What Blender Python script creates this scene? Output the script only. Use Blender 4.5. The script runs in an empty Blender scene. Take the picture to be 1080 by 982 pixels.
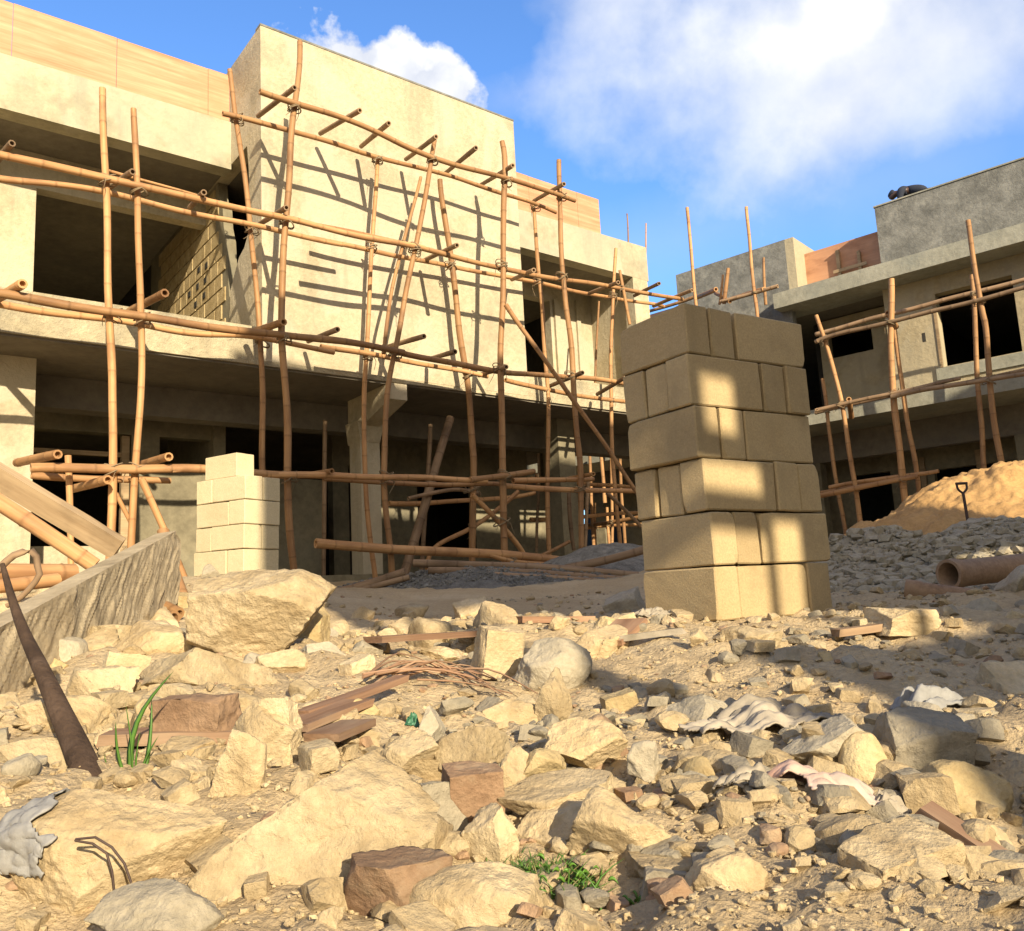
import bpy, bmesh, math, random
import numpy as np
from mathutils import Vector, Matrix, noise as mn
random.seed(7); RNG = np.random.default_rng(7)
C = bpy.context.scene.collection
R = math.radians
PI = math.pi

# ------------------------------------------------------------------ camera frame and the two house frames
PITCH, ROLL, FPX = 0.15106354, -0.0512925, 900.0
fw = Vector((0, math.cos(PITCH), math.sin(PITCH)))
u0_ = Vector((0, -math.sin(PITCH), math.cos(PITCH))); r0_ = Vector((1, 0, 0))
rt = math.cos(ROLL) * r0_ + math.sin(ROLL) * u0_
up = -math.sin(ROLL) * r0_ + math.cos(ROLL) * u0_
def ray(x, y): return rt * ((x - 540) / FPX) - up * ((y - 491) / FPX) + fw
def at_y(x, y, Y):
    d = ray(x, y); return d * (Y / d.y)

class Frame:
    def __init__(s, yaw, D, sign):
        s.u = Vector((math.sin(yaw), math.cos(yaw), 0)); s.n = Vector((math.cos(yaw), -math.sin(yaw), 0)) * sign
        s.D = D; s.yaw = yaw
    def w(s, u, n, z): return s.u * u + s.n * (n - s.D) + Vector((0, 0, z))
    def at(s, x, y, n=0.0):
        d = ray(x, y); return d * ((n - s.D) / d.dot(s.n))
    def at_u(s, x, y, u):
        d = ray(x, y); return d * (u / d.dot(s.u))
FA = Frame(0.90322243, 10.2, 1)
FB = Frame(-0.84559007, 17.0, -1)
LDIR = Vector((-0.41 * 0.925, 0.91 * 0.925, -0.379)).normalized()   # the way the sunlight travels

# ------------------------------------------------------------------ numpy noise
def _hash(ix, iy, iz, seed):
    h = (ix * 374761393 + iy * 668265263 + iz * 2147483647 + seed * 974634777) & 0xFFFFFFFF
    h = ((h ^ (h >> 13)) * 1274126177) & 0xFFFFFFFF
    return ((h ^ (h >> 16)) & 0xFFFF) / 65535.0
def vnoise(p, seed=0):
    p = np.asarray(p, float); i = np.floor(p).astype(np.int64); f = p - i; f = f * f * (3 - 2 * f)
    out = 0
    for dx in (0, 1):
        for dy in (0, 1):
            for dz in (0, 1):
                w = (f[:, 0] if dx else 1 - f[:, 0]) * (f[:, 1] if dy else 1 - f[:, 1]) * (f[:, 2] if dz else 1 - f[:, 2])
                out = out + w * _hash(i[:, 0] + dx, i[:, 1] + dy, i[:, 2] + dz, seed)
    return out * 2 - 1
def fbm(p, octs=4, seed=0, gain=0.5, lac=2.03):
    p = np.asarray(p, float); a, o = 1.0, 0
    for k in range(octs):
        o = o + a * vnoise(p, seed + k * 17); p = p * lac + 3.7; a *= gain
    return o

# ------------------------------------------------------------------ terrain
CTRL = [(0, .4, -.42), (-.6, 1.0, -.40), (0, 1.05, -.41), (.7, 1.05, -.42), (-.9, 1.5, -.32), (-1.6, 1.7, -.25), (0, 2.0, -.33), (1.0, 2.0, -.33), (2.2, 2.0, -.34),
        (0, 2.9, -.27), (1.2, 2.8, -.28), (.9, 3.6, -.155), (1.3, 3.5, -.15), (.5, 3.8, -.15), (2.4, 3.2, -.28), (-1.2, 2.6, -.20), (-1.32, 2.2, -.25), (-1.57, 3.1, -.17), (-1.7, 3.8, -.04), (-2.2, 3.2, -.05), (-2.6, 2.2, -.1),
        (-1.25, 4.2, -.16), (-1.9, 4.6, .06), (-.6, 4.3, -.2), (-.4, 5.5, -.17), (.4, 5.2, -.17), (1.4, 4.8, -.16), (-.8, 7.2, -.06), (.3, 7.5, -.06),
        (-2.4, 7.4, .31), (-2.9, 7.6, .32), (-3.0, 5.5, .2), (-4.5, 6, .25), (-4.5, 8.5, .25), (-1.8, 8.3, .1), (-.7, 9.8, .1), (.6, 9.8, .12), (2.0, 7.0, -.06), (2.9, 5.0, -.2), (2.8, 6.2, -.19), (3.6, 6.0, -.18), (4.4, 5, -.2),
        (3.2, 8.0, .02), (4.3, 8.0, .08), (3.9, 9.3, .3), (5.2, 9.4, .45), (5.6, 8.2, .15), (6.5, 12, .7), (2.2, 10.5, .25), (-2.5, 11.5, .3), (0, 12.5, .35), (2, 14, .4), (4.5, 15, .45), (-5, 11, .3), (-9, 9, .3), (9, 13, .5), (9, 8, .3),
        (0, 20, .4), (-12, 20, .4), (14, 20, .4), (-6, 2, -.1), (-6, 0, -.2), (7, 2, -.3), (0, -4, -.4), (-6, -6, -.4), (8, -6, -.4), (0, -14, -.3), (0, 60, .4), (60, 0, .2), (-60, 0, .2), (0, -60, -.2)]
CP = np.array(CTRL)
def h_base(x, y):
    x = np.atleast_1d(np.asarray(x, float)); y = np.atleast_1d(np.asarray(y, float))
    d2 = (x[:, None] - CP[None, :, 0]) ** 2 + (y[:, None] - CP[None, :, 1]) ** 2
    s2 = (0.16 * np.hypot(CP[:, 0], CP[:, 1] + .4) + .12) ** 2
    w = s2 / (d2 / s2 + .35) ** 1.7 / s2
    w = w * np.exp(-d2 / (s2 * 60 + 1e-9)) + 1e-7 / (d2 + 1)
    return (w * CP[None, :, 2]).sum(1) / w.sum(1)
def h_full(x, y):
    x = np.atleast_1d(np.asarray(x, float)); y = np.atleast_1d(np.asarray(y, float))
    out = np.empty_like(x)
    for k in range(0, len(x), 20000):
        xs, ys = x[k:k + 20000], y[k:k + 20000]
        P = np.stack([xs, ys, np.zeros_like(xs)], 1)
        near = np.clip(1.2 - np.hypot(xs, ys) / 14, .25, 1)
        sandy = np.exp(-(((xs + .3) / 1.3) ** 2 + ((ys - 6.2) / 1.6) ** 2))
        a = (1 - .8 * sandy) * near
        o = h_base(xs, ys) + a * (.045 * fbm(P * 2.1, 3, 3) + .022 * np.abs(fbm(P * 6.5, 3, 9)) + .010 * fbm(P * 21, 3, 21))
        out[k:k + 20000] = o + a * (.005 * fbm(P * 52, 2, 41) + .014 * np.clip(fbm(P * 12, 2, 37) - .15, 0, 1))
    return out
def ground(x, y): return float(h_full([x], [y])[0])
def hit(px, py):
    """where the view through this pixel meets the ground"""
    d = ray(px, py); ts = np.geomspace(.5, 40, 500)
    z = ts * d.z; hz = h_base(ts * d.x, ts * d.y)
    k = np.argmax(z < hz)
    if z[k] >= hz[k]: k = len(ts) - 1
    t = ts[k]; return Vector((d.x * t, d.y * t, float(hz[k])))

# ------------------------------------------------------------------ materials
def new_mat(name):
    m = bpy.data.materials.new(name); m.use_nodes = True
    nt = m.node_tree; b = nt.nodes['Principled BSDF']
    return m, nt, b
def N(nt, t, **kw):
    n = nt.nodes.new(t)
    for k, v in kw.items():
        if k in n.inputs: n.inputs[k].default_value = v
        else: setattr(n, k, v)
    return n
def L(nt, a, b): nt.links.new(a, b)
def ramp(nt, fac, stops):
    r = nt.nodes.new('ShaderNodeValToRGB'); e = r.color_ramp.elements
    while len(e) < len(stops): e.new(.5)
    for s, (p, c) in zip(e, stops): s.position = p; s.color = (*c, 1) if len(c) == 3 else c
    L(nt, fac, r.inputs[0]); return r
def mixc(nt, fac, a, b, mode='MIX'):
    m = nt.nodes.new('ShaderNodeMix'); m.data_type = 'RGBA'; m.blend_type = mode
    for i, v in ((0, fac), (6, a), (7, b)):
        if isinstance(v, bpy.types.NodeSocket): L(nt, v, m.inputs[i])
        else: m.inputs[i].default_value = v if i == 0 else (*v, 1)
    return m.outputs[2]
def coords(nt, scale=(1, 1, 1), rotz=0, attr=None, rnd=True):
    if attr: src = N(nt, 'ShaderNodeAttribute', attribute_name=attr).outputs['Vector']
    else: src = N(nt, 'ShaderNodeTexCoord').outputs['Object']
    if rnd:
        oi = N(nt, 'ShaderNodeObjectInfo'); mm = N(nt, 'ShaderNodeMath', operation='MULTIPLY'); mm.inputs[1].default_value = 57
        L(nt, oi.outputs['Random'], mm.inputs[0]); ad = N(nt, 'ShaderNodeVectorMath', operation='ADD')
        L(nt, src, ad.inputs[0]); L(nt, mm.outputs[0], ad.inputs[1]); src = ad.outputs[0]
    if rotz:
        m0 = N(nt, 'ShaderNodeMapping'); m0.inputs['Rotation'].default_value = (0, 0, rotz); L(nt, src, m0.inputs[0]); src = m0.outputs[0]
    mp = N(nt, 'ShaderNodeMapping'); mp.inputs['Scale'].default_value = scale
    L(nt, src, mp.inputs[0]); return mp.outputs[0]
def tex(nt, co, scale, detail=6, rough=.6, kind='ShaderNodeTexNoise', **kw):
    n = N(nt, kind, **kw); n.inputs['Scale'].default_value = scale
    if 'Detail' in n.inputs: n.inputs['Detail'].default_value = detail
    if 'Roughness' in n.inputs: n.inputs['Roughness'].default_value = rough
    L(nt, co, n.inputs['Vector']); return n.outputs[0]
def surface(name, c1, c2, big=1.2, fine=14, stain=None, stain_amt=.5, stain_scale=.9, bump=.25, bump_dist=.02, rough=.9, vary=.0, pits=0, rnd=True, stain_lo=.52, stain_hi=.68, streak=None, patch=None):
    """mottled mineral surface: two tones, fine grain, stains with a shape of their own, bump"""
    m, nt, b = new_mat(name)
    co = coords(nt, rnd=rnd)
    a = tex(nt, co, big, 6, .62); f = tex(nt, co, fine, 8, .7)
    r = ramp(nt, a, [(.32, c1), (.68, c2)])
    g = ramp(nt, f, [(.3, (.78, .78, .78)), (.7, (1.12, 1.12, 1.12))])
    col = mixc(nt, 1.0, r.outputs[0], g.outputs[0], 'MULTIPLY')
    if stain:
        s = tex(nt, co, stain_scale, 9, .68)
        sm = ramp(nt, s, [(stain_lo, (0, 0, 0)), (stain_hi, (stain_amt,) * 3)])
        col = mixc(nt, sm.outputs[0], col, stain)
    if patch:                                                   # trowelled patches of newer and older render
        vo = N(nt, 'ShaderNodeTexNoise'); vo.inputs['Scale'].default_value = .55; vo.inputs['Detail'].default_value = 3; vo.inputs['Distortion'].default_value = 1.6; L(nt, co, vo.inputs['Vector'])
        pm = ramp(nt, vo.outputs[0], [(.47, (0, 0, 0)), (.53, (.55,) * 3)]); col = mixc(nt, pm.outputs[0], col, patch)
    if streak:                                                  # rain runs and cement washes down the wall
        mp = N(nt, 'ShaderNodeMapping'); mp.inputs['Scale'].default_value = (3.2, 3.2, .35); L(nt, co, mp.inputs[0])
        st_ = tex(nt, mp.outputs[0], 1.0, 7, .7); sm2 = ramp(nt, st_, [(.53, (0, 0, 0)), (.72, (.6,) * 3)]); col = mixc(nt, sm2.outputs[0], col, streak)
    if vary:
        oi = N(nt, 'ShaderNodeObjectInfo'); hs = N(nt, 'ShaderNodeHueSaturation')
        mr = N(nt, 'ShaderNodeMapRange'); mr.inputs[3].default_value = 1 - vary; mr.inputs[4].default_value = 1 + vary
        L(nt, oi.outputs['Random'], mr.inputs[0]); L(nt, mr.outputs[0], hs.inputs['Value']); L(nt, col, hs.inputs['Color']); col = hs.outputs[0]
    L(nt, col, b.inputs['Base Color']); b.inputs['Roughness'].default_value = rough
    b.inputs['Specular IOR Level'].default_value = .2
    bp = N(nt, 'ShaderNodeBump'); bp.inputs['Strength'].default_value = bump; bp.inputs['Distance'].default_value = bump_dist
    hgt = f
    if pits:
        v = tex(nt, co, pits, kind='ShaderNodeTexVoronoi'); ml = N(nt, 'ShaderNodeMath', operation='MULTIPLY'); L(nt, f, ml.inputs[0]); L(nt, v, ml.inputs[1]); hgt = ml.outputs[0]
    L(nt, hgt, bp.inputs['Height']); L(nt, bp.outputs[0], b.inputs['Normal'])
    return m
def woody(name, c1, c2, stretch=(1.2, 18, 18), attr='lc', rings=0, bump=.2, rough=.7, vary=.18, rotz=0, dark=None):
    """grain along the first local axis; rings > 0 marks bamboo nodes that far apart"""
    m, nt, b = new_mat(name)
    co = coords(nt, stretch, rotz, attr)
    a = tex(nt, co, 1.0, 7, .65)
    col = ramp(nt, a, [(.3, c1), (.7, c2)]).outputs[0]
    c2_ = coords(nt, (1.5, 3, 3), rotz, attr); bl = tex(nt, c2_, 1.3, 4, .6)
    col = mixc(nt, ramp(nt, bl, [(.47, (0, 0, 0)), (.70, (.75,) * 3)]).outputs[0], col, dark or tuple(x * .45 for x in c1))
    if rings:
        at = N(nt, 'ShaderNodeAttribute', attribute_name='lc'); sx = N(nt, 'ShaderNodeSeparateXYZ'); L(nt, at.outputs['Vector'], sx.inputs[0])
        md = N(nt, 'ShaderNodeMath', operation='PINGPONG'); md.inputs[1].default_value = rings / 2; L(nt, sx.outputs[0], md.inputs[0])
        rr = ramp(nt, md.outputs[0], [(.0, (1, 1, 1)), (.018, (0, 0, 0))])
        mlt = N(nt, 'ShaderNodeMath', operation='MULTIPLY'); mlt.inputs[1].default_value = .42; L(nt, rr.outputs[0], mlt.inputs[0])
        col = mixc(nt, mlt.outputs[0], col, tuple(x * .3 for x in c1))
    oi = N(nt, 'ShaderNodeObjectInfo'); hs = N(nt, 'ShaderNodeHueSaturation'); mr = N(nt, 'ShaderNodeMapRange')
    mr.inputs[3].default_value = 1 - vary; mr.inputs[4].default_value = 1 + vary
    L(nt, oi.outputs['Random'], mr.inputs[0]); L(nt, mr.outputs[0], hs.inputs['Value']); L(nt, col, hs.inputs['Color'])
    L(nt, hs.outputs[0], b.inputs['Base Color']); b.inputs['Roughness'].default_value = rough; b.inputs['Specular IOR Level'].default_value = .25
    bp = N(nt, 'ShaderNodeBump'); bp.inputs['Strength'].default_value = bump; bp.inputs['Distance'].default_value = .01
    L(nt, a, bp.inputs['Height']); L(nt, bp.outputs[0], b.inputs['Normal'])
    return m
def plain(name, col, rough=.6, metal=0):
    m, nt, b = new_mat(name); co = coords(nt); f = tex(nt, co, 20, 6, .65)
    g = ramp(nt, f, [(.3, tuple(x * .75 for x in col)), (.7, tuple(min(1, x * 1.15) for x in col))])
    L(nt, g.outputs[0], b.inputs['Base Color']); b.inputs['Roughness'].default_value = rough; b.inputs['Metallic'].default_value = metal
    return m

M = {}
M['plaster'] = surface('cream_render', (.39, .33, .215), (.51, .435, .29), 1.1, 14, (.235, .21, .15), .7, .75, .6, .035, rnd=False, streak=(.28, .25, .175), patch=(.475, .42, .31))
M['slab_edge'] = surface('rough_cast_concrete', (.36, .31, .20), (.52, .45, .295), 2.4, 12, (.22, .195, .14), .75, 1.6, .9, .05, rnd=False, streak=(.28, .25, .18))
M['beam'] = surface('grey_green_concrete', (.33, .295, .20), (.45, .40, .27), 1.3, 10, (.22, .21, .155), .65, .7, .5, .03, rnd=False, streak=(.26, .25, .19), patch=(.42, .38, .28))
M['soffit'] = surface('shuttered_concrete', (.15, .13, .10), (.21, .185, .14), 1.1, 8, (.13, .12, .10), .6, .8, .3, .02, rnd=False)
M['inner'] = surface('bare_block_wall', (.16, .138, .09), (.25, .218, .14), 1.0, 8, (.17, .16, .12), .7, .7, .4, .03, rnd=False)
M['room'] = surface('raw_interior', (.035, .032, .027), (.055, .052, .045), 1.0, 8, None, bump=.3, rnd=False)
M['grey_render'] = surface('dark_grey_render', (.13, .128, .112), (.24, .235, .205), 3.4, 14, (.34, .33, .28), .65, 2.2, .5, .03, rnd=False)
M['tan_render'] = surface('tan_render', (.34, .28, .17), (.45, .375, .235), 1.1, 11, (.24, .215, .155), .7, .8, .5, .03, rnd=False, streak=(.26, .235, .17), patch=(.40, .35, .24))
M['fascia'] = surface('pale_grey_concrete', (.26, .255, .20), (.36, .345, .27), 1.3, 9, (.22, .23, .2), .7, .9, .4, .03, rnd=False)
M['panel'] = woody('orange_shutter_board', (.38, .17, .085), (.62, .345, .205), (.7, 9, 15), None, bump=.1, vary=0, rotz=-(PI / 2 - FA.yaw), dark=(.46, .215, .11))
M['panelB'] = woody('red_brown_shutter_board', (.40, .20, .11), (.55, .30, .17), (.4, 6, 8), None, bump=.1, vary=0, rotz=-(PI / 2 - FB.yaw), dark=(.28, .13, .07))
M['bamboo'] = woody('bamboo', (.30, .15, .06), (.48, .28, .125), (1.0, 26, 26), 'lc', .33, .2, .6, .28, dark=(.20, .10, .045))
M['bamboo_old'] = woody('weathered_bamboo', (.20, .125, .07), (.33, .225, .13), (1.0, 26, 26), 'lc', .33, .2, .7, .25)
M['timber'] = woody('sawn_timber', (.29, .20, .11), (.43, .315, .185), (1.5, 18, 34), 'lc', 0, .35, .85, .18)
M['red_timber'] = woody('weathered_red_plank', (.17, .09, .05), (.34, .205, .12), (1.5, 22, 40), 'lc', 0, .5, .85, .25, dark=(.40, .30, .19))
M['block'] = surface('sandcrete_block', (.37, .272, .138), (.44, .335, .18), 1.6, 110, (.27, .20, .105), .65, 3.2, .6, .005, vary=.16, streak=(.29, .225, .125))
M['cream_block'] = surface('pale_sandcrete_block', (.52, .43, .26), (.58, .49, .31), 2, 90, (.46, .38, .25), .4, 4, .25, .006, vary=.06)
M['rock'] = surface('pale_limestone', (.40, .295, .155), (.57, .455, .275), 7.0, 60, (.31, .225, .12), .75, 9.0, .8, .008, vary=.20, pits=48)
M['rock_yellow'] = surface('ochre_limestone', (.42, .31, .145), (.56, .44, .24), 7, 60, (.29, .20, .09), .7, 9.0, .75, .007, vary=.15, pits=48)
M['rock_brown'] = surface('laterite_lump', (.23, .14, .08), (.37, .245, .145), 8.0, 60, (.45, .36, .23), .6, 6.0, .7, .006, vary=.2, pits=48)
M['rock_grey'] = surface('grey_concrete_lump', (.29, .25, .175), (.45, .385, .27), 9.0, 60, (.20, .17, .115), .6, 9.0, .75, .007, vary=.2, pits=40)
M['slab'] = surface('cast_concrete_slab', (.33, .26, .16), (.46, .375, .24), 5.0, 34, (.19, .15, .09), .7, 3.0, .7, .01)
M['sand'] = surface('orange_sand', (.42, .245, .095), (.52, .32, .13), 1.6, 26, (.36, .22, .09), .6, 2.5, .6, .03, rnd=False)
M['gravel'] = surface('blue_grey_gravel', (.12, .115, .098), (.25, .24, .21), 9, 60, (.30, .29, .26), .6, 30, 1.0, .02, vary=.2, rnd=False)
M['grey_rubble'] = surface('grey_rubble_bits', (.26, .22, .15), (.41, .355, .25), 8, 50, (.44, .39, .29), .6, 14, .8, .01, rnd=False)
M['sheet'] = surface('white_plastic_sheet', (.22, .185, .13), (.36, .31, .235), 5, 30, (.45, .38, .27), .6, 5, .3, .01, rough=.45)
M['pink_paper'] = surface('torn_paper_sack', (.46, .42, .36), (.50, .31, .22), 4, 30, (.50, .42, .30), .6, 7, .3, .01, rough=.7)
M['grey_sheet'] = surface('grey_woven_plastic', (.22, .21, .19), (.34, .33, .30), 6, 40, (.10, .16, .42), .9, 3.4, .4, .01, rough=.5, stain_lo=.60, stain_hi=.66)
M['pipe'] = surface('brown_clay_pipe', (.25, .155, .09), (.37, .25, .15), 5, 40, (.16, .10, .06), .6, 5, .4, .008, rough=.75)
M['rust'] = surface('rust_brown_wood', (.045, .028, .018), (.095, .06, .038), 9, 50, (.15, .10, .07), .5, 12, .9, .012)
M['navy'] = plain('navy_cloth', (.015, .02, .035), .9)
M['skin'] = plain('dark_skin', (.06, .03, .02), .5)
M['iron'] = plain('dark_iron', (.06, .035, .025), .6, .2)
M['rope'] = plain('fibre_rope', (.22, .16, .09), .9)
M['blue'] = plain('blue_plastic', (.03, .16, .55), .35)
M['green_plastic'] = plain('green_plastic', (.03, .13, .06), .5)
M['leaf'] = plain('grass_green', (.07, .16, .02), .5)
M['leaf2'] = plain('weed_green', (.09, .20, .02), .5)
M['drygrass'] = plain('dry_grass', (.22, .19, .07), .7)

def ground_mat():
    m, nt, b = new_mat('sandy_rubble_ground')
    co = coords(nt, rnd=False)
    a = tex(nt, co, .9, 7, .65); f = tex(nt, co, 48, 9, .75); v = tex(nt, co, 60, kind='ShaderNodeTexVoronoi'); p = tex(nt, co, 5, 8, .7)
    col = ramp(nt, a, [(.3, (.41, .30, .165)), (.55, (.51, .395, .235)), (.75, (.58, .47, .30))]).outputs[0]
    col = mixc(nt, ramp(nt, p, [(.52, (0, 0, 0)), (.70, (.55,) * 3)]).outputs[0], col, (.40, .29, .165))
    # the grey crushed-stone patch under the mound on the right and by the gravel heap
    sp = N(nt, 'ShaderNodeSeparateXYZ'); L(nt, co, sp.inputs[0])
    def blob(cx, cy, rx, ry):
        o = []
        for s, c, r in ((0, cx, rx), (1, cy, ry)):
            d = N(nt, 'ShaderNodeMath', operation='SUBTRACT'); L(nt, sp.outputs[s], d.inputs[0]); d.inputs[1].default_value = c
            e = N(nt, 'ShaderNodeMath', operation='DIVIDE'); L(nt, d.outputs[0], e.inputs[0]); e.inputs[1].default_value = r
            q = N(nt, 'ShaderNodeMath', operation='POWER'); L(nt, e.outputs[0], q.inputs[0]); q.inputs[1].default_value = 2
            o.append(q.outputs[0])
        s_ = N(nt, 'ShaderNodeMath', operation='ADD'); L(nt, o[0], s_.inputs[0]); L(nt, o[1], s_.inputs[1])
        n_ = N(nt, 'ShaderNodeMath', operation='ADD'); L(nt, s_.outputs[0], n_.inputs[0]); L(nt, p, n_.inputs[1])
        return ramp(nt, n_.outputs[0], [(.9, (1, 1, 1)), (1.0, (0, 0, 0))]).outputs[0]
    for bl in ((4.6, 7.6, 4.0, 3.2), (-.3, 9.6, 2.6, 1.5)):
        k = N(nt, 'ShaderNodeMath', operation='MULTIPLY'); k.inputs[1].default_value = .85; L(nt, blob(*bl), k.inputs[0])
        col = mixc(nt, k.outputs[0], col, (.25, .225, .165))
    g = ramp(nt, f, [(.3, (.72, .72, .72)), (.7, (1.15, 1.15, 1.15))])
    col = mixc(nt, 1.0, col, g.outputs[0], 'MULTIPLY')
    L(nt, col, b.inputs['Base Color']); b.inputs['Roughness'].default_value = .95; b.inputs['Specular IOR Level'].default_value = .1
    ml = N(nt, 'ShaderNodeMath', operation='ADD'); L(nt, f, ml.inputs[0]); L(nt, v, ml.inputs[1])
    bp = N(nt, 'ShaderNodeBump'); bp.inputs['Strength'].default_value = .7; bp.inputs['Distance'].default_value = .008
    L(nt, ml.outputs[0], bp.inputs['Height']); L(nt, bp.outputs[0], b.inputs['Normal'])
    return m
M['ground'] = ground_mat()

# ------------------------------------------------------------------ object helpers
def tag(o, label=None, cat=None, group=None, kind=None):
    if label: o['label'] = label
    if cat: o['category'] = cat
    if group: o['group'] = group
    if kind: o['kind'] = kind
    return o
def thing(name, label, cat, loc=(0, 0, 0), group=None):
    o = bpy.data.objects.new(name, None); C.objects.link(o); o.location = loc; o.empty_display_size = .2
    return tag(o, label, cat, group)
def origin_of(o):
    v = Vector((0, 0, 0))
    while o is not None: v = v + Vector(o.location); o = o.parent
    return v
class MB:
    def __init__(s): s.v = []; s.f = []; s.lc = []; s.sm = []
    def add(s, vs, fs, lc=None, smooth=False):
        k = len(s.v); s.v += [tuple(x) for x in vs]; s.f += [tuple(i + k for i in f) for f in fs]
        s.lc += [tuple(x) for x in (lc if lc is not None else vs)]; s.sm += [smooth] * len(fs)
    def box(s, F, u0, u1, n0, n1, z0, z1):
        u0, u1 = sorted((u0, u1)); n0, n1 = sorted((n0, n1)); z0, z1 = sorted((z0, z1))
        p = [(u, n, z) for z in (z0, z1) for n in (n0, n1) for u in (u0, u1)]
        s.add([F.w(*q) if F else Vector(q) for q in p], [(0, 2, 3, 1), (4, 5, 7, 6), (0, 1, 5, 4), (2, 6, 7, 3), (0, 4, 6, 2), (1, 3, 7, 5)], p)
    def prism(s, poly, ext, lc=None):
        """polygon of points pushed along ext"""
        n = len(poly); e = Vector(ext); a = [Vector(p) for p in poly]
        s.add(a + [p + e for p in a], [tuple(range(n))[::-1], tuple(range(n, 2 * n))] + [(i, (i + 1) % n, n + (i + 1) % n, n + i) for i in range(n)], lc)
    def wall(s, F, us, ue, zs, ze, nf, th, holes=(), axis='u', fixed=0):
        """wall in the frame's u-z plane (or n-z with axis 'n'), with rectangular holes (a0,a1,z0,z1); one closed shell"""
        A = sorted({us, ue, *[h[0] for h in holes], *[h[1] for h in holes]}); Z = sorted({zs, ze, *[h[2] for h in holes], *[h[3] for h in holes]})
        A = [a for a in A if us <= a <= ue]; Z = [z for z in Z if zs <= z <= ze]
        def solid(i, j):
            if not (0 <= i < len(A) - 1 and 0 <= j < len(Z) - 1): return False
            a, z = (A[i] + A[i + 1]) / 2, (Z[j] + Z[j + 1]) / 2
            return not any(h[0] < a < h[1] and h[2] < z < h[3] for h in holes)
        idx = {}
        vs, fs, lc = [], [], []
        def V(i, j, b):
            if (i, j, b) not in idx:
                idx[(i, j, b)] = len(vs); d = nf - (th if b else 0)
                q = (A[i], d, Z[j]) if axis == 'u' else (d, A[i], Z[j])
                vs.append(F.w(*q)); lc.append(q)
            return idx[(i, j, b)]
        for i in range(len(A) - 1):
            for j in range(len(Z) - 1):
                if not solid(i, j): continue
                fs.append((V(i, j, 0), V(i + 1, j, 0), V(i + 1, j + 1, 0), V(i, j + 1, 0)))
                fs.append((V(i, j, 1), V(i, j + 1, 1), V(i + 1, j + 1, 1), V(i + 1, j, 1)))
                for di, dj, e in ((-1, 0, ((i, j), (i, j + 1))), (1, 0, ((i + 1, j + 1), (i + 1, j))), (0, -1, ((i + 1, j), (i, j))), (0, 1, ((i, j + 1), (i + 1, j + 1)))):
                    if not solid(i + di, j + dj):
                        (p, q), (r, t) = e; fs.append((V(p, q, 0), V(r, t, 0), V(r, t, 1), V(p, q, 1)))
        s.add(vs, fs, lc)
    def tube(s, pts, r0, r1=None, seg=9, step=.11, wob=.006, nodes=.33, hollow=True, seed=None):
        """bamboo or stick along a polyline, swelling at its nodes, ends hollow"""
        r1 = r0 if r1 is None else r1; pts = [Vector(p) for p in pts]; rnd = random.Random(seed if seed is not None else random.random())
        Ls = [0]
        for a, b in zip(pts, pts[1:]): Ls.append(Ls[-1] + (b - a).length)
        T = Ls[-1]; n = max(4, int(T / step)); ph = rnd.uniform(0, .3); off = rnd.uniform(0, 100)
        if nodes:
            st = set(np.linspace(0, T, n + 1).tolist())
            k = math.ceil(ph / nodes)
            x = nodes - ph
            while x < T:
                st |= {max(0, x - .012), x, min(T, x + .012)}; x += nodes
            ss = sorted(st)
        else: ss = list(np.linspace(0, T, n + 1))
        def P(t):
            for i in range(len(pts) - 1):
                if t <= Ls[i + 1] or i == len(pts) - 2:
                    k = (t - Ls[i]) / max(1e-9, Ls[i + 1] - Ls[i])
                    p0 = pts[max(i - 1, 0)]; p1, p2 = pts[i], pts[i + 1]; p3 = pts[min(i + 2, len(pts) - 1)]
                    return .5 * ((2 * p1) + (p2 - p0) * k + (2 * p0 - 5 * p1 + 4 * p2 - p3) * k * k + (3 * p1 - p0 - 3 * p2 + p3) * k ** 3)
        ax0 = (pts[-1] - pts[0]).normalized(); ref = Vector((0, 0, 1)) if abs(ax0.z) < .8 else Vector((1, 0, 0))
        vs, lc, fs = [], [], []
        C_ = []
        for t in ss:
            w = Vector((mn.noise((t * .9, off, 0)), mn.noise((t * .9, off, 9)), mn.noise((t * .9, off, 20)))) * wob * 2 if wob else Vector()
            C_.append(P(t) + w)
        for i, t in enumerate(ss):
            d = (C_[min(i + 1, len(C_) - 1)] - C_[max(i - 1, 0)]).normalized(); a = d.cross(ref).normalized(); b = a.cross(d)
            r = (r0 + (r1 - r0) * t / T) * (1 + (.10 * mn.noise((t * 1.7, off, 40)) if nodes else 0))
            if nodes:
                q = ((t + ph) / nodes) % 1; q = min(q, 1 - q) * nodes
                r *= 1.07 if q < .004 else 1.0
            for k in range(seg):
                an = 2 * PI * k / seg; vs.append(C_[i] + (a * math.cos(an) + b * math.sin(an)) * r); lc.append((t + ph, r * math.cos(an), r * math.sin(an)))
        m = len(ss)
        for i in range(m - 1):
            for k in range(seg): fs.append((i * seg + k, i * seg + (k + 1) % seg, (i + 1) * seg + (k + 1) % seg, (i + 1) * seg + k))
        s.add(vs, fs, lc, True)
        for i, sg in ((0, -1), (m - 1, 1)):
            ring = vs[i * seg:(i + 1) * seg]; c = sum(ring, Vector()) / seg; d = (C_[1] - C_[0]).normalized() if i == 0 else (C_[-1] - C_[-2]).normalized()
            inner = [c + (p - c) * .62 for p in ring]; deep = [p - d * sg * (.06 if hollow else -.001) for p in inner]
            f2 = [(k, (k + 1) % seg, seg + (k + 1) % seg, seg + k) for k in range(seg)] + [(seg + k, seg + (k + 1) % seg, 2 * seg + (k + 1) % seg, 2 * seg + k) for k in range(seg)] + [tuple(range(2 * seg, 3 * seg))]
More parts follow.
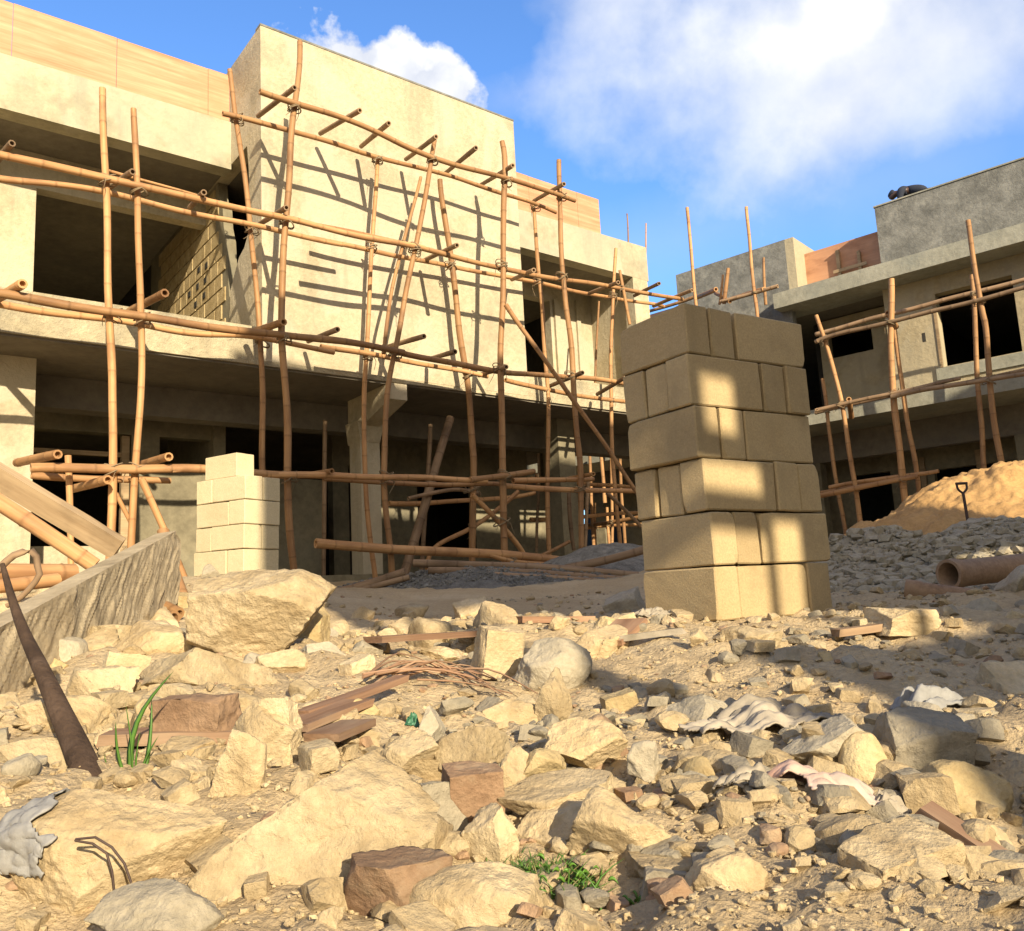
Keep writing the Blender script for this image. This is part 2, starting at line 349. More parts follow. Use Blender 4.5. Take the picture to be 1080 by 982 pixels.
            s.add(ring + inner + deep, f2, [(.15, 0, 0)] * (3 * seg))
    def plank(s, p0, p1, wdt, th, side=None, seed=0, jag=.0):
        """sawn board from p0 to p1; side = direction of its width"""
        p0, p1 = Vector(p0), Vector(p1); d = (p1 - p0); T = d.length; d.normalize()
        side = Vector(side) if side else Vector((0, 0, 1)).cross(d)
        side = (side - d * side.dot(d)).normalized(); nr = d.cross(side); rnd = random.Random(seed)
        k = max(2, int(T / .12)); vs, lc, fs = [], [], []
        for i in range(k + 1):
            t = T * i / k; sag = math.sin(PI * i / k) * rnd.uniform(-.002, .002)
            for a, b in ((-.5, -.5), (.5, -.5), (.5, .5), (-.5, .5)):
                e = 1 + rnd.uniform(-.03, .03); tt = t + (rnd.uniform(-jag, jag) if i in (0, k) else 0)
                vs.append(p0 + d * tt + side * a * wdt * e + nr * (b * th + sag)); lc.append((t, a * wdt, b * th))
        for i in range(k):
            for q in range(4): fs.append((i * 4 + q, i * 4 + (q + 1) % 4, i * 4 + 4 + (q + 1) % 4, i * 4 + 4 + q))
        fs += [(3, 2, 1, 0), tuple(k * 4 + q for q in range(4))]
        s.add(vs, fs, lc)
    def build(s, name, mat, parent=None, fix=True, bevel=0):
        me = bpy.data.meshes.new(name); o0 = origin_of(parent) if parent else Vector((0, 0, 0))
        me.from_pydata([(x - o0.x, y - o0.y, z - o0.z) for x, y, z in s.v], [], s.f); me.validate()
        if len(me.polygons) == len(s.sm): me.polygons.foreach_set('use_smooth', s.sm)
        a = me.attributes.new('lc', 'FLOAT_VECTOR', 'POINT'); a.data.foreach_set('vector', [c for t in s.lc for c in t])
        if fix:
            bm = bmesh.new(); bm.from_mesh(me); bmesh.ops.recalc_face_normals(bm, faces=bm.faces); bm.to_mesh(me); bm.free()
        me.materials.append(mat)
        o = bpy.data.objects.new(name, me); C.objects.link(o)
        if parent: o.parent = parent
        if bevel:
            b = o.modifiers.new('edge', 'BEVEL'); b.width = bevel; b.segments = 2; b.limit_method = 'ANGLE'
        return o

# ------------------------------------------------------------------ ground sheet
def axis(lo, hi, step, far):
    a = list(np.arange(lo, hi, step)); s = step; x = hi
    up_ = []
    while x < far: up_.append(x); s *= 1.14; x += s
    dn = []; s = step; x = lo - step
    while x > -far: dn.append(x); s *= 1.14; x -= s
    return np.array(dn[::-1] + a + up_ + [far])
def make_ground():
    xs = axis(-2.4, 2.8, .024, 400); ys = axis(.6, 5.4, .024, 400)
    X, Y = np.meshgrid(xs, ys); x, y = X.ravel(), Y.ravel(); z = h_full(x, y)
    nx, ny = len(xs), len(ys)
    i = np.arange(nx - 1)[None, :] + nx * np.arange(ny - 1)[:, None]; i = i.ravel()
    f = np.stack([i, i + 1, i + nx + 1, i + nx], 1)
    me = bpy.data.meshes.new('ground'); me.from_pydata(np.stack([x, y, z], 1).tolist(), [], f.tolist())
    me.polygons.foreach_set('use_smooth', [True] * len(me.polygons)); me.materials.append(M['ground'])
    o = bpy.data.objects.new('ground', me); C.objects.link(o); tag(o, kind='structure'); return o
make_ground()

# ------------------------------------------------------------------ house on the left
GA = .34
def house_left():
    t = thing('unfinished_house', 'long unfinished cream house on the left behind bamboo scaffolding, with a tall blank tower wall', 'building', FA.w(4, -3, GA))
    F = FA
    m = MB(); m.box(F, -6, 13.0, -.6, -9, -.3, GA + .06); m.build('plinth', M['inner'], t)
    m = MB(); m.box(F, -6, 12.75, 0, -9, 3.06, 3.40); m.build('floor_slab', M['slab_edge'], t)
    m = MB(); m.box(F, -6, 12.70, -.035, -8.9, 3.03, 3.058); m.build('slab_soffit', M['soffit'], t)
    # low upstand of the balcony
    m = MB(); m.box(F, -6, 4.078, -.004, -.16, 3.402, 3.56); m.build('balcony_kerb', M['slab_edge'], t)
    m = MB(); m.box(F, 8.44, 12.74, -.004, -.16, 3.402, 3.50); m.build('balcony_kerb', M['slab_edge'], t)
    # tower
    m = MB(); m.wall(F, 4.08, 8.44, 3.12, 7.82, .004, .2); m.build('tower_wall', M['plaster'], t)
    side = [(-.19, 3.402), (-.19, 7.82), (-3.195, 7.82), (-3.195, 6.3), (-.50, 6.3), (-.44, 5.95), (-.40, 5.2), (-.46, 5.02), (-.62, 4.86), (-.80, 4.80), (-.98, 4.62), (-1.16, 4.40), (-1.24, 3.402)]
    m = MB(); m.prism([F.w(4.08, n, z) for n, z in side], F.u * .18); m.build('tower_side_wall', M['plaster'], t)
    m = MB(); m.wall(F, -3.2, -.198, 3.402, 7.82, 8.44, .18, axis='n'); m.build('tower_side_wall', M['plaster'], t)
    m = MB(); m.box(F, 4.26, 8.26, -.2, -3.2, 7.55, 7.72); m.build('tower_roof', M['soffit'], t)
    m = MB(); m.wall(F, 4.08, 8.44, 6.9, 7.82, -3.2, .2); m.build('tower_back_wall', M['plaster'], t)
    m = MB(); m.box(F, 4.075, 8.445, .012, -.16, 7.822, 7.85); m.build('coping', M['grey_render'], t)
    # roof beam and parapet boards
    for a, b in ((-6, 4.078), (8.442, 12.72)):
        m = MB(); m.box(F, a, b, -1.10, -1.36, 6.22, 6.95); m.build('roof_beam', M['beam'], t)
    m = MB(); m.box(F, -6, 4.078, -1.362, -9, 6.30, 6.5); m.box(F, 8.442, 12.70, -1.362, -9, 6.30, 6.5); m.box(F, 4.08, 8.44, -3.205, -9, 6.305, 6.495); m.box(F, 4.27, 8.25, -.21, -3.19, 6.31, 6.49); m.build('roof_slab', M['soffit'], t)
    for a, b in ((-6, 4.07), (8.45, 11.48)):
        m = MB(); x = a
        while x < b - .02:
            e = min(b, x + 1.22); m.box(F, x + .003, e - .003, -1.14 - .004 * random.random(), -1.165, 6.952, 7.70 + random.uniform(-.004, .004)); x = e
        m.build('parapet_board', M['panel'], t)
        m = MB(); x = a + .6
        while x < b: m.box(F, x, x + .05, -1.167, -1.22, 6.952, 7.6); x += 1.22
        m.build('board_stud', M['timber'], t)
    # upper recessed wall left, with the wide opening
    m = MB(); m.wall(F, -6, 4.08, 3.402, 6.298, -2.2, .2, [(1.80, 4.08, 3.402, 5.80), (-2.2, -.4, 3.402, 5.93)]); m.build('upper_wall', M['plaster'], t)
    pf = [(-1.25, 3.402), (-1.25, 4.35), (-1.32, 4.9), (-1.36, 5.25), (-1.47, 5.5), (-1.52, 5.86), (-1.66, 6.0), (-1.72, 6.297), (-5.2, 6.297), (-5.2, 3.402)]
    m = MB(); m.prism([F.w(4.10, n, z) for n, z in pf], F.u * .14); o = m.build('block_cross_wall', M['inner'], t)
    m = MB()
    for r in range(12):                                        # bare blocks with mortar squeezed out, some hollow
        for c in range(11):
            n0 = -1.38 - c * .29 - (.14 if r % 2 else 0); z0 = 3.42 + r * .235
            lim = np.interp(z0 + .22, [3.4, 4.35, 5.25, 5.86, 6.3], [-1.25, -1.27, -1.37, -1.54, -1.76])
            if n0 > lim - .01 or n0 - .27 < -5.1 or z0 > 6.05: continue
            m.box(F, 4.098 - .012 - .008 * random.random(), 4.0985, n0, n0 - .265, z0, z0 + .205)
    m.build('bare_blocks', M['rock_yellow'], o)
    for n_, z_ in ((-2.1, 5.1), (-2.45, 5.15), (-2.15, 4.88), (-2.5, 4.9), (-2.2, 4.66), (-2.6, 4.64), (-2.9, 4.9)):
        m = MB(); m.box(F, 4.072, 4.0800, n_, n_ - .11, z_, z_ + .09); m.build('hole_shade_patch', M['room'], o)  # dark patches on the face stand in for shade inside holes
    # upper recess right
    m = MB(); m.wall(F, 8.62, 12.49, 3.402, 6.298, -2.5, .2, [(8.8, 11.22, 3.402, 5.98)]); m.build('upper_wall', M['plaster'], t)
    m = MB(); m.wall(F, -2.7, -1.362, 3.402, 6.298, 12.5, .12, axis='n'); m.build('upper_side_wall', M['plaster'], t)
    m = MB(); m.box(F, 12.25, 12.68, -1.102, -1.36, 3.402, 6.218); m.build('corner_post', M['plaster'], t)
    m = MB(); m.box(F, 11.30, 11.44, -2.44, -2.497, 3.402, 6.0); m.build('pilaster', M['plaster'], t)
    m = MB(); m.box(F, 11.92, 12.02, -2.45, -2.497, 3.402, 6.1); m.build('pilaster', M['plaster'], t)
    # shell that keeps the rooms dark
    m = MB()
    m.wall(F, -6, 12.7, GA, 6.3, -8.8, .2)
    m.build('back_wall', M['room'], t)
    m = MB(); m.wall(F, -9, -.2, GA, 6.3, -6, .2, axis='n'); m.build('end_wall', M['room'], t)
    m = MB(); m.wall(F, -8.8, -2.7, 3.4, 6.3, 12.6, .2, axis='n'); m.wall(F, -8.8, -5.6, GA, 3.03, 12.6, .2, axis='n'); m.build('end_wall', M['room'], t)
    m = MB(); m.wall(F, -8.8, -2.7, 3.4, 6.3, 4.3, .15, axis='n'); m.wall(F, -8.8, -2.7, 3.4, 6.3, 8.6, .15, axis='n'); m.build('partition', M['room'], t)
    # ground floor
    m = MB(); m.box(F, 1.20, 1.66, -.8, -1.15, GA, 3.028); m.build('column', M['plaster'], t)
    m = MB(); m.box(F, .7, 1.18, -.92, -1.2, GA, 3.028); m.build('pilaster', M['plaster'], t)
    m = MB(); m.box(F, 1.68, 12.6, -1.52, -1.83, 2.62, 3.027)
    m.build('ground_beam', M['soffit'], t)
    m = MB(); m.box(F, 5.87, 6.19, -.8, -1.14, GA, 2.34)
    m.prism([F.w(5.87, -.79, 2.34), F.w(6.19, -.79, 2.34), F.w(6.25, -.74, 2.64), F.w(5.81, -.74, 2.64)], F.n * -.4)
    m.build('column', M['plaster'], t)
    m = MB(); m.prism([F.w(5.89, .06, 2.80), F.w(5.89, .06, 3.028), F.w(5.89, -1.2, 3.028), F.w(5.89, -1.2, 2.45)], F.u * .28); m.build('cantilever_beam', M['plaster'], t)
    m = MB(); m.box(F, 9.72, 10.1, -.8, -1.14, GA, 3.028); m.build('column', M['inner'], t)
    # recessed front wall of the ground floor, stepped
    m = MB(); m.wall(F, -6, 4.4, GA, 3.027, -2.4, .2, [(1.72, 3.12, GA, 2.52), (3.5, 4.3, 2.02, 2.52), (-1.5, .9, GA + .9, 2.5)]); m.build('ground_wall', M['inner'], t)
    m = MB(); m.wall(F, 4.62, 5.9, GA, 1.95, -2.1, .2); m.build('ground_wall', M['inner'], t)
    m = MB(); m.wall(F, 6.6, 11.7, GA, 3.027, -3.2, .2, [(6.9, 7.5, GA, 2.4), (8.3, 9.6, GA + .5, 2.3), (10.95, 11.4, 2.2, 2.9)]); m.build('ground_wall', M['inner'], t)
    m = MB(); m.wall(F, -4.6, -2.3, GA, 3.027, 4.42, .18, axis='n'); m.build('partition', M['inner'], t)
    m = MB(); m.box(F, 1.72, 3.12, -2.42, -2.58, GA, .95); m.build('door_threshold', M['plaster'], t)
    m = MB(); m.box(F, 3.0, 3.1, -2.42, -2.52, GA, 2.5); m.box(F, 1.73, 3.0, -2.43, -2.5, 2.2, 2.26); m.build('door_frame', M['timber'], t)
    return t
house_left()

# ------------------------------------------------------------------ house on the right
GB = .3
def house_right():
    t = thing('unfinished_house', 'unfinished grey house on the right with a man on its roof', 'building', FB.w(5, -3, GB))
    F = FB
    m = MB(); m.box(F, -3, 7.35, 0, -1.0, 5.77, 6.10); m.build('roof_edge', M['fascia'], t)
    m = MB(); m.box(F, -3, 20, -1.003, -10, 5.80, 6.08); m.build('roof_slab', M['soffit'], t)
    m = MB(); m.wall(F, -3, 5.18, 6.102, 7.40, -.33, .22); m.wall(F, -4, -.552, 6.102, 7.40, 5.18, .2, axis='n'); m.build('parapet', M['grey_render'], t)
    m = MB(); m.box(F, -3, 5.20, -.31, -.57, 7.402, 7.43); m.build('coping', M['fascia'], t)
    m = MB(); m.wall(F, 5.19, 7.1, 6.102, 7.12, -.9, .03); m.build('parapet_board', M['panelB'], t)
    m = MB(); m.box(F, 6.15, 6.22, -.80, -.87, 6.102, 6.95); m.box(F, 5.72, 5.78, -.80, -.87, 6.102, 6.8); m.box(F, 5.6, 6.3, -.78, -.8, 6.45, 6.52); m.build('brace_frame', M['timber'], t)
    m = MB(); m.wall(F, 7.12, 9.85, 3.46, 7.37, -.36, .2); m.build('stair_tower', M['grey_render'], t)
    m = MB(); m.wall(F, -3.4, -.365, 6.102, 7.37, 7.12, .19, axis='n'); m.wall(F, -3.4, -.562, 3.46, 7.37, 9.85, .2, axis='n'); m.build('stair_tower_side', M['tan_render'], t)
    m = MB(); m.wall(F, 9.86, 20, 6.10, 6.80, -.9, .03); m.build('parapet_board', M['panelB'], t)
    m = MB(); m.box(F, 9.86, 20, -.3, -1.0, 5.77, 6.098); m.build('roof_edge', M['fascia'], t)
    # first floor
    m = MB(); m.box(F, -3, 20, 0, -10, 3.15, 3.45); m.build('floor_slab', M['fascia'], t)
    m = MB(); m.wall(F, -3, 5.32, 3.452, 5.768, -.66, .25, [(3.02, 4.36, 3.95, 5.42), (-.6, .8, 3.95, 5.42)]); m.wall(F, -1.9, -.912, 3.452, 5.768, 5.32, .2, axis='n'); m.build('upper_wall', M['tan_render'], t)
    m = MB(); m.wall(F, 5.321, 7.118, 3.452, 5.768, -1.75, .2, [(5.97, 6.92, 4.88, 5.45)]); m.build('upper_recess_wall', M['tan_render'], t)
    m = MB(); m.wall(F, 9.86, 20, 3.452, 5.77, -.66, .2, [(10.6, 11.4, 4.2, 5.4), (12.2, 13.0, 4.2, 5.4), (14, 15, 4.2, 5.4)]); m.build('upper_wall', M['tan_render'], t)
    for x in (10.45, 11.45, 12.05, 13.05):
        m = MB(); m.box(F, x, x + .1, -.62, -.658, 3.46, 5.6); m.build('pilaster', M['plaster'], t)
    m = MB(); m.box(F, 4.37, 4.42, -.64, -.9, 3.94, 5.2); m.build('window_board', M['timber'], t)
    m = MB(); m.box(F, 2.9, 4.5, -.62, -.658, 3.70, 3.93); m.build('window_sill', M['fascia'], t)
    m = MB(); m.box(F, 4.62, 4.68, -.655, -.668, 4.52, 4.70); m.build('hole_shade_patch', M['room'], t)  # dark patch painting the shade of a small wall hole
    # dark shell
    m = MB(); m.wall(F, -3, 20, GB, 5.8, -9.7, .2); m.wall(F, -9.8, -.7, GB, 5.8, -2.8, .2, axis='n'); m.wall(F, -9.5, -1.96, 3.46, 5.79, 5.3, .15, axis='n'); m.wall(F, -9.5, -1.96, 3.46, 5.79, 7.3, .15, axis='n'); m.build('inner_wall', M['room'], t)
    # ground floor
    m = MB(); m.box(F, -3, 20, -1.5, -1.75, 2.55, 3.147); m.build('ground_beam', M['soffit'], t)
    m = MB(); m.wall(F, -3, 20, GB, 3.147, -2.6, .2, [(3.6, 5.3, GB, 2.2), (2.0, 2.9, GB, 2.3), (6.2, 7.0, GB, 2.3), (8.5, 9.6, GB + .8, 2.3), (11, 12.4, GB, 2.3), (13.4, 15, GB, 2.4), (-1, 1, GB, 2.3)]); m.build('ground_wall', M['inner'], t)
    for x in (-.5, 3.15, 7.3, 10.2, 13.2):
        m = MB(); m.box(F, x, x + .35, -1.48, -1.8, GB - .3, 2.548); m.build('column', M['inner'], t)
    for x in (4.35, 5.45, 5.9):
        m = MB(); m.box(F, x, x + .1, -2.5, -2.58, GB, 2.5); m.build('door_post', M['timber'], t)
    return t
house_right()

# ------------------------------------------------------------------ the unseen wall added behind the photographer to shade the stack and the houses' feet
def shade_wall():
    l = Vector((-.41, .91, 0)).normalized(); yaw = math.atan2(.91, .41)       # along s = (.91,.41)
    F = Frame(math.atan2(l.y, -l.x), 0, 1)
    s = Vector((l.y, -l.x, 0))
    F.u = s; F.n = l; F.D = 5.0
    t = thing('shade_caster', 'tall shade-casting wall with openings, added out of view behind the photographer', 'building', F.w(6, 0, -.4))
    m = MB()
    holes = [(1.30, 1.62, -.3, 4.15), (1.62, 2.12, 2.72, 4.15), (2.12, 2.54, 2.72, 3.56), (2.60, 2.76, 2.72, 3.62), (2.24, 2.42, 3.92, 4.24), (2.14, 2.54, 3.66, 3.86), (9.0, 11.8, 5.0, 7.3), (6.2, 6.6, 3.9, 4.3), (4.2, 5.0, 2.9, 3.2), (12.6, 14.2, 5.6, 7.0)]  # openings of the added wall, shaped to let chosen sun patches through
    m.wall(F, 1.12, 18, -.5, 9.7, 0, .2, holes); m.build('shade_panel', M['inner'], t)
    return t
shade_wall()

# ------------------------------------------------------------------ bamboo scaffolds
def to_ground(p, extra=.12):
    return Vector((p.x, p.y, min(p.z, ground(p.x, p.y)) - extra))
def pole_pts(F, pix, n, drop=True):
    pts = [F.at(x, y, n if not isinstance(n, tuple) else n[0] + (n[1] - n[0]) * i / (len(pix) - 1)) for i, (x, y) in enumerate(pix)]
    if drop:
        d = (pts[-1] - pts[-2]); e = to_ground(pts[-1])
        if pts[-1].z - e.z > .15: pts.append(Vector((pts[-1].x + d.x * .1, pts[-1].y + d.y * .1, e.z)))
    return pts
TRK = {}
def stick(name, F, pix, n, r, parent, drop=False, mat='bamboo', r1=None, lash=(), **k):
    m = MB(); TRK.setdefault(parent.name, []).append((name, pole_pts(F, pix, n, drop), r * .8))
    m.tube(pole_pts(F, pix, n, drop), r * (.70 if name == 'pole' else .82), r * (.86 if name == 'pole' else .72), wob=.02, seed=int(sum(x * 3 + y * 7 for x, y in pix)) % 9999, **k); return m.build(name, M[mat], parent)
def lashing(parent, c, ax, other, r, rnd):
    """a few turns of rope round the crossing of two poles, with loose ends"""
    m = MB(); ax = Vector(ax).normalized(); oth = Vector(other).normalized()
    a = ax.cross(oth); a = a.normalized() if a.length > .1 else ax.orthogonal().normalized(); b = a.cross(ax)
    for k in range(4):
        tl = (.5 if k % 2 else -.5) + rnd.uniform(-.2, .2); off = ax * rnd.uniform(-.03, .03); R_ = r * rnd.uniform(1.06, 1.2); pts = []
        for q in range(11):
            an = 2 * PI * q / 10; pts.append(c + off + (a * math.cos(an) + b * math.sin(an)) * R_ + ax * math.sin(an) * R_ * tl)
        m.tube(pts, .007, seg=5, step=.03, wob=0, nodes=0, hollow=False)
    for k in range(rnd.choice((1, 2, 2))):
        p = c + (a * rnd.uniform(-1, 1) + b * rnd.uniform(-1, 1)).normalized() * r * 1.1
        m.tube([p, p + Vector((rnd.uniform(-.05, .05), rnd.uniform(-.05, .05), -.06)), p + Vector((rnd.uniform(-.07, .07), rnd.uniform(-.07, .07), -rnd.uniform(.10, .22)))], .005, .003, seg=5, step=.04, wob=.004, nodes=0, hollow=False)
    m.build('lashing', M['rope'], parent)
def lash_all(root, most):
    from mathutils.geometry import intersect_line_line
    rnd = random.Random(4); P = [t for t in TRK[root.name] if t[0] == 'pole']; Q = [t for t in TRK[root.name] if t[0] in ('ledger', 'brace')]; done = []
    for _, pp, r in P:
        for _, qq, r2 in Q:
            best = None
            for a, b in zip(pp, pp[1:]):
                for c, d in zip(qq, qq[1:]):
                    x = intersect_line_line(a, b, c, d)
                    if not x: continue
                    u = (x[0] - a).dot(b - a) / (b - a).length_squared; v = (x[1] - c).dot(d - c) / (d - c).length_squared
                    if 0 <= u <= 1 and 0 <= v <= 1:
                        g = (x[0] - x[1]).length
                        if g < .2 and (best is None or g < best[0]): best = (g, (x[0] * .6 + x[1] * .4), b - a, d - c)
            if best and len(done) < most and all((best[1] - o).length > .15 for o in done):
                done.append(best[1]); lashing(root, best[1], best[2], best[3], max(r, best[0] * .55 + r * .5), rnd)
SA = thing('bamboo_scaffold', 'bamboo pole scaffold lashed up against the cream house on the left', 'scaffold', FA.w(5, .8, GA))
NO, NI = 1.05, .35
A_poles = [
    ([(107, 92), (112, 185), (118, 330), (119, 420), (117, 562)], NO, .050), ([(141, 113), (146, 200), (149, 320), (146, 420), (141, 565)], NO, .045),
    ([(241, 72), (258, 190), (271, 300), (277, 390), (277, 490)], NI, .044), ([(316, 44), (306, 150), (297, 300), (300, 440), (309, 600)], NO, .050),
    ([(397, 165), (393, 260), (387, 370), (384, 470), (396, 598)], NI, .040), ([(459, 148), (440, 245), (421, 340), (408, 420), (406, 500), (412, 592)], NO, .046),
    ([(442, 185), (425, 260), (413, 312), (405, 372)], .9, .030), ([(464, 190), (478, 290), (490, 380), (499, 460), (501, 500), (498, 580)], NI, .058),
    ([(530, 150), (533, 183), (530, 300), (528, 380), (530, 480), (533, 580)], NO, .056), ([(563, 215), (569, 300), (577, 420), (577, 575)], NI, .042),
    ([(589, 168), (594, 290), (602, 370), (607, 450), (613, 500), (613, 575)], NO, .052), ([(650, 262), (647, 330), (645, 400), (648, 520), (654, 575)], NI, .040),
    ([(653, 285), (663, 342)], 1.0, .032), ([(631, 318), (627, 410)], -1.2, .028), ([(661, 225), (663, 275)], -1.5, .022), ([(682, 235), (680, 285)], -1.5, .022)]
for i, (px, n, r) in enumerate(A_poles):
    o = stick('pole', FA, px, n, r, SA, drop=len(px) > 3 and i != 6)
A_ledgers = [
    ([(273, 97), (310, 109), (388, 136), (452, 164.5), (522, 184.7), (607, 210.5)], NO + .09, .046), ([(235, 119), (337.6, 146), (398, 166), (468.7, 184.7), (556, 213), (586, 225)], NI + .09, .042),
    ([(-60, 150), (0, 163), (134.5, 193), (269, 223.5), (360, 243.7), (449, 263)], NO + .10, .050), ([(330, 238), (401, 252), (448, 262), (520, 281), (597, 295), (720, 316)], NO - .10, .046),
    ([(-60, 176), (0, 188), (107, 201), (232, 232), (360, 259)], NI + .1, .044), ([(330, 252), (388, 262), (462, 279), (580, 302), (700, 324)], NI - .09, .042),
    ([(109, 178), (219, 210)], .85, .020),
    ([(-60, 303), (0, 309), (139, 333), (275, 351), (359, 360), (424, 371)], NO + .10, .056), ([(405, 367), (447, 378), (529, 391), (663, 405), (760, 420)], NO - .1, .048),
    ([(-60, 313), (0, 320), (176, 347), (256, 355), (352, 371)], NI + .1, .048), ([(338, 366), (443, 383), (513, 397)], NI + .08, .044), ([(533, 401), (607, 417), (665, 424.5), (760, 438)], NI, .044),
    ([(33, 494), (161, 494), (220, 497), (300, 500)], NO + .1, .058), ([(33, 501), (114, 504), (180, 507)], NI + .4, .048),
    ([(270, 500), (404, 503), (513, 507)], NO + .1, .050), ([(340, 506), (404, 509), (529, 511)], NI + .4, .044), ([(496, 507), (564, 498)], NO + .12, .052), ([(540, 508), (626, 506)], NI + .5, .052), ([(529, 512), (600, 516), (760, 522)], NO - .1, .050),
    ([(560, 505), (640, 512), (700, 516)], -1.0, .046), ([(411, 531), (500, 528), (565, 520)], -.5, .048), ([(560, 548), (700, 540)], -1.6, .05)]
for px, n, r in A_ledgers: stick('ledger', FA, px, n, r, SA)
A_trans = [((310.8, 92.3), (272, 122.5)), ((379.7, 116.5), (337.6, 141)), ((410, 130), (380.7, 154.5)), ((460, 144), (428, 168)), ((502, 156), (469.4, 183)), ((541, 174.6), (507.4, 194.8)), ((595, 194), (563, 212)),
           ((12.7, 151), (-20, 190)), ((140, 181), (112, 200)), ((215, 203), (200, 219)), ((302, 219), (275, 236)), ((482, 258.6), (448, 274)), ((563, 285), (540, 295)), ((695, 299), (669, 312)), ((730, 306), (689, 323)), ((652, 298), (620, 310)),
           ((24, 299), (-15, 323)), ((174, 309), (137, 328)), ((299, 340), (262, 352)), ((356, 347.5), (325, 360)), ((447, 354.5), (405, 367)), ((480, 371), (455, 378)), ((534, 387), (505, 396)), ((614.5, 393), (578, 408)), ((660, 398), (630, 416)),
           ((61, 479), (18, 488)), ((178, 482), (148, 490)), ((114, 506), (76, 516)), ((350, 497), (310, 503)), ((626, 500), (590, 507))]
for o_, i_ in A_trans:
    r = .034 if o_[1] < 290 or o_[0] > 300 else .046
    m = MB(); m.tube([FA.at(*o_, NO + .22), FA.at(*i_, NI - .12)], r, r * .92, wob=.003, seed=int(o_[0] * 7)); m.build('transom', M['bamboo_old' if o_[1] < 400 and r < .04 else 'bamboo'], SA)
for px, n, r in (([(533, 322), (600, 415), (665, 508), (705, 565)], (1.35, 2.0), .040), ([(148, 505), (172, 560), (197, 617)], 1.25, .045), ([(122, 519), (138, 552)], 1.0, .03), ([(498, 522), (550, 580)], .9, .046), ([(545, 518), (500, 555), (455, 580)], .3, .042)):
    stick('brace', FA, px, n, r, SA, drop=r > .041)
for px, n, r in (([(505, 520), (478, 515), (430, 527)], .2, .038), ([(622, 500), (618, 590)], -.6, .04), ([(568, 478), (566, 590)], -1.5, .035), ([(600, 520), (606, 580)], .1, .045), ([(640, 520), (676, 555)], .6, .04)):
    stick('brace', FA, px, n, r, SA, mat='bamboo_old')
for px, n, r in (([(520, 600), (570, 585), (600, 572)], .7, .036), ([(515, 585), (545, 592), (600, 596)], 1.2, .04)):
    stick('brace', FA, px, n, r, SA)
SB = thing('bamboo_scaffold', 'bamboo pole scaffold standing before the grey house on the right', 'scaffold', FB.w(5, .8, GB))
B_poles = [([(861, 333), (877, 383), (894, 464), (907, 550)], NO, .055), ([(867, 399), (872, 428), (877, 469), (891, 562)], NI, .050), ([(939, 293), (940, 360), (943, 420), (952, 505)], NO, .072), ([(943, 343), (951, 402), (961, 466), (968, 508)], NI, .056),
           ([(1021, 232), (1034, 320), (1040, 350), (1044, 410), (1057, 500)], NO, .060), ([(1025, 290), (1030, 370), (1033, 430), (1039, 500)], NI, .056),
           ([(724, 218), (734, 316), (745, 430)], NO, .050), ([(787, 218), (797, 318), (810, 430)], NO, .048), ([(768, 283), (763, 320)], .9, .055), ([(762, 290), (759, 322)], .8, .035), ([(805, 272), (808, 322)], .6, .04),
           ([(621, 455), (624, 530), (626, 592)], NO, .05), ([(633, 468), (638, 530)], NI, .06), ([(653, 448), (657, 540), (660, 590)], NI, .05), ([(643, 440), (646, 585)], NO, .045), ([(627, 530), (628, 590)], -.2, .05), ([(640, 535), (644, 592)], -.2, .05), ([(565, 500), (566, 590)], 1.2, .045)]
for px, n, r in B_poles: stick('pole', FB, px, n, r, SB, drop=len(px) > 2)
B_ledgers = [([(860, 361), (880, 354.6), (980, 329), (1110, 296)], NO + .1, .052), ([(860, 352), (880, 347), (990, 318), (1110, 289)], NI, .056), ([(860, 433), (880, 428), (1014, 398.6)], NO + .1, .048), ([(940, 419), (1030, 402), (1110, 391)], NO + .12, .055), ([(860, 436), (960, 413), (1110, 386)], NI, .046),
             ([(860, 524), (969, 502)], NO + .1, .06), ([(860, 520), (950, 504)], NI, .05), ([(875, 514), (990, 496)], NI + .3, .05), ([(600, 474), (660, 466)], NO, .05), ([(600, 480), (665, 476)], NI, .05), ([(608, 556), (680, 545)], NO, .06), ([(560, 560), (690, 552)], -.3, .05),
             ([(735, 312), (680, 330)], NI, .05), ([(820, 302), (760, 318)], NO, .05)]
for px, n, r in B_ledgers: stick('ledger', FB, px, n, r, SB, mat='bamboo_old' if px[0][1] < 450 and px[0][0] > 800 else 'bamboo')
for px, n0, n1, r in (([(755, 305), (734, 314)], NO, NI, .05), ([(806, 305), (767, 317)], NO, NI, .05), ([(755, 309), (770, 318)], NI, NO, .04), ([(895, 421), (898, 440)], NO, NI, .05), ([(936, 330), (945, 345)], NO, NI, .05)):
    m = MB(); m.tube([FB.at(*px[0], n0), FB.at(*px[1], n1)], r); m.build('transom', M['bamboo'], SB)

lash_all(SA, 70); lash_all(SB, 40)
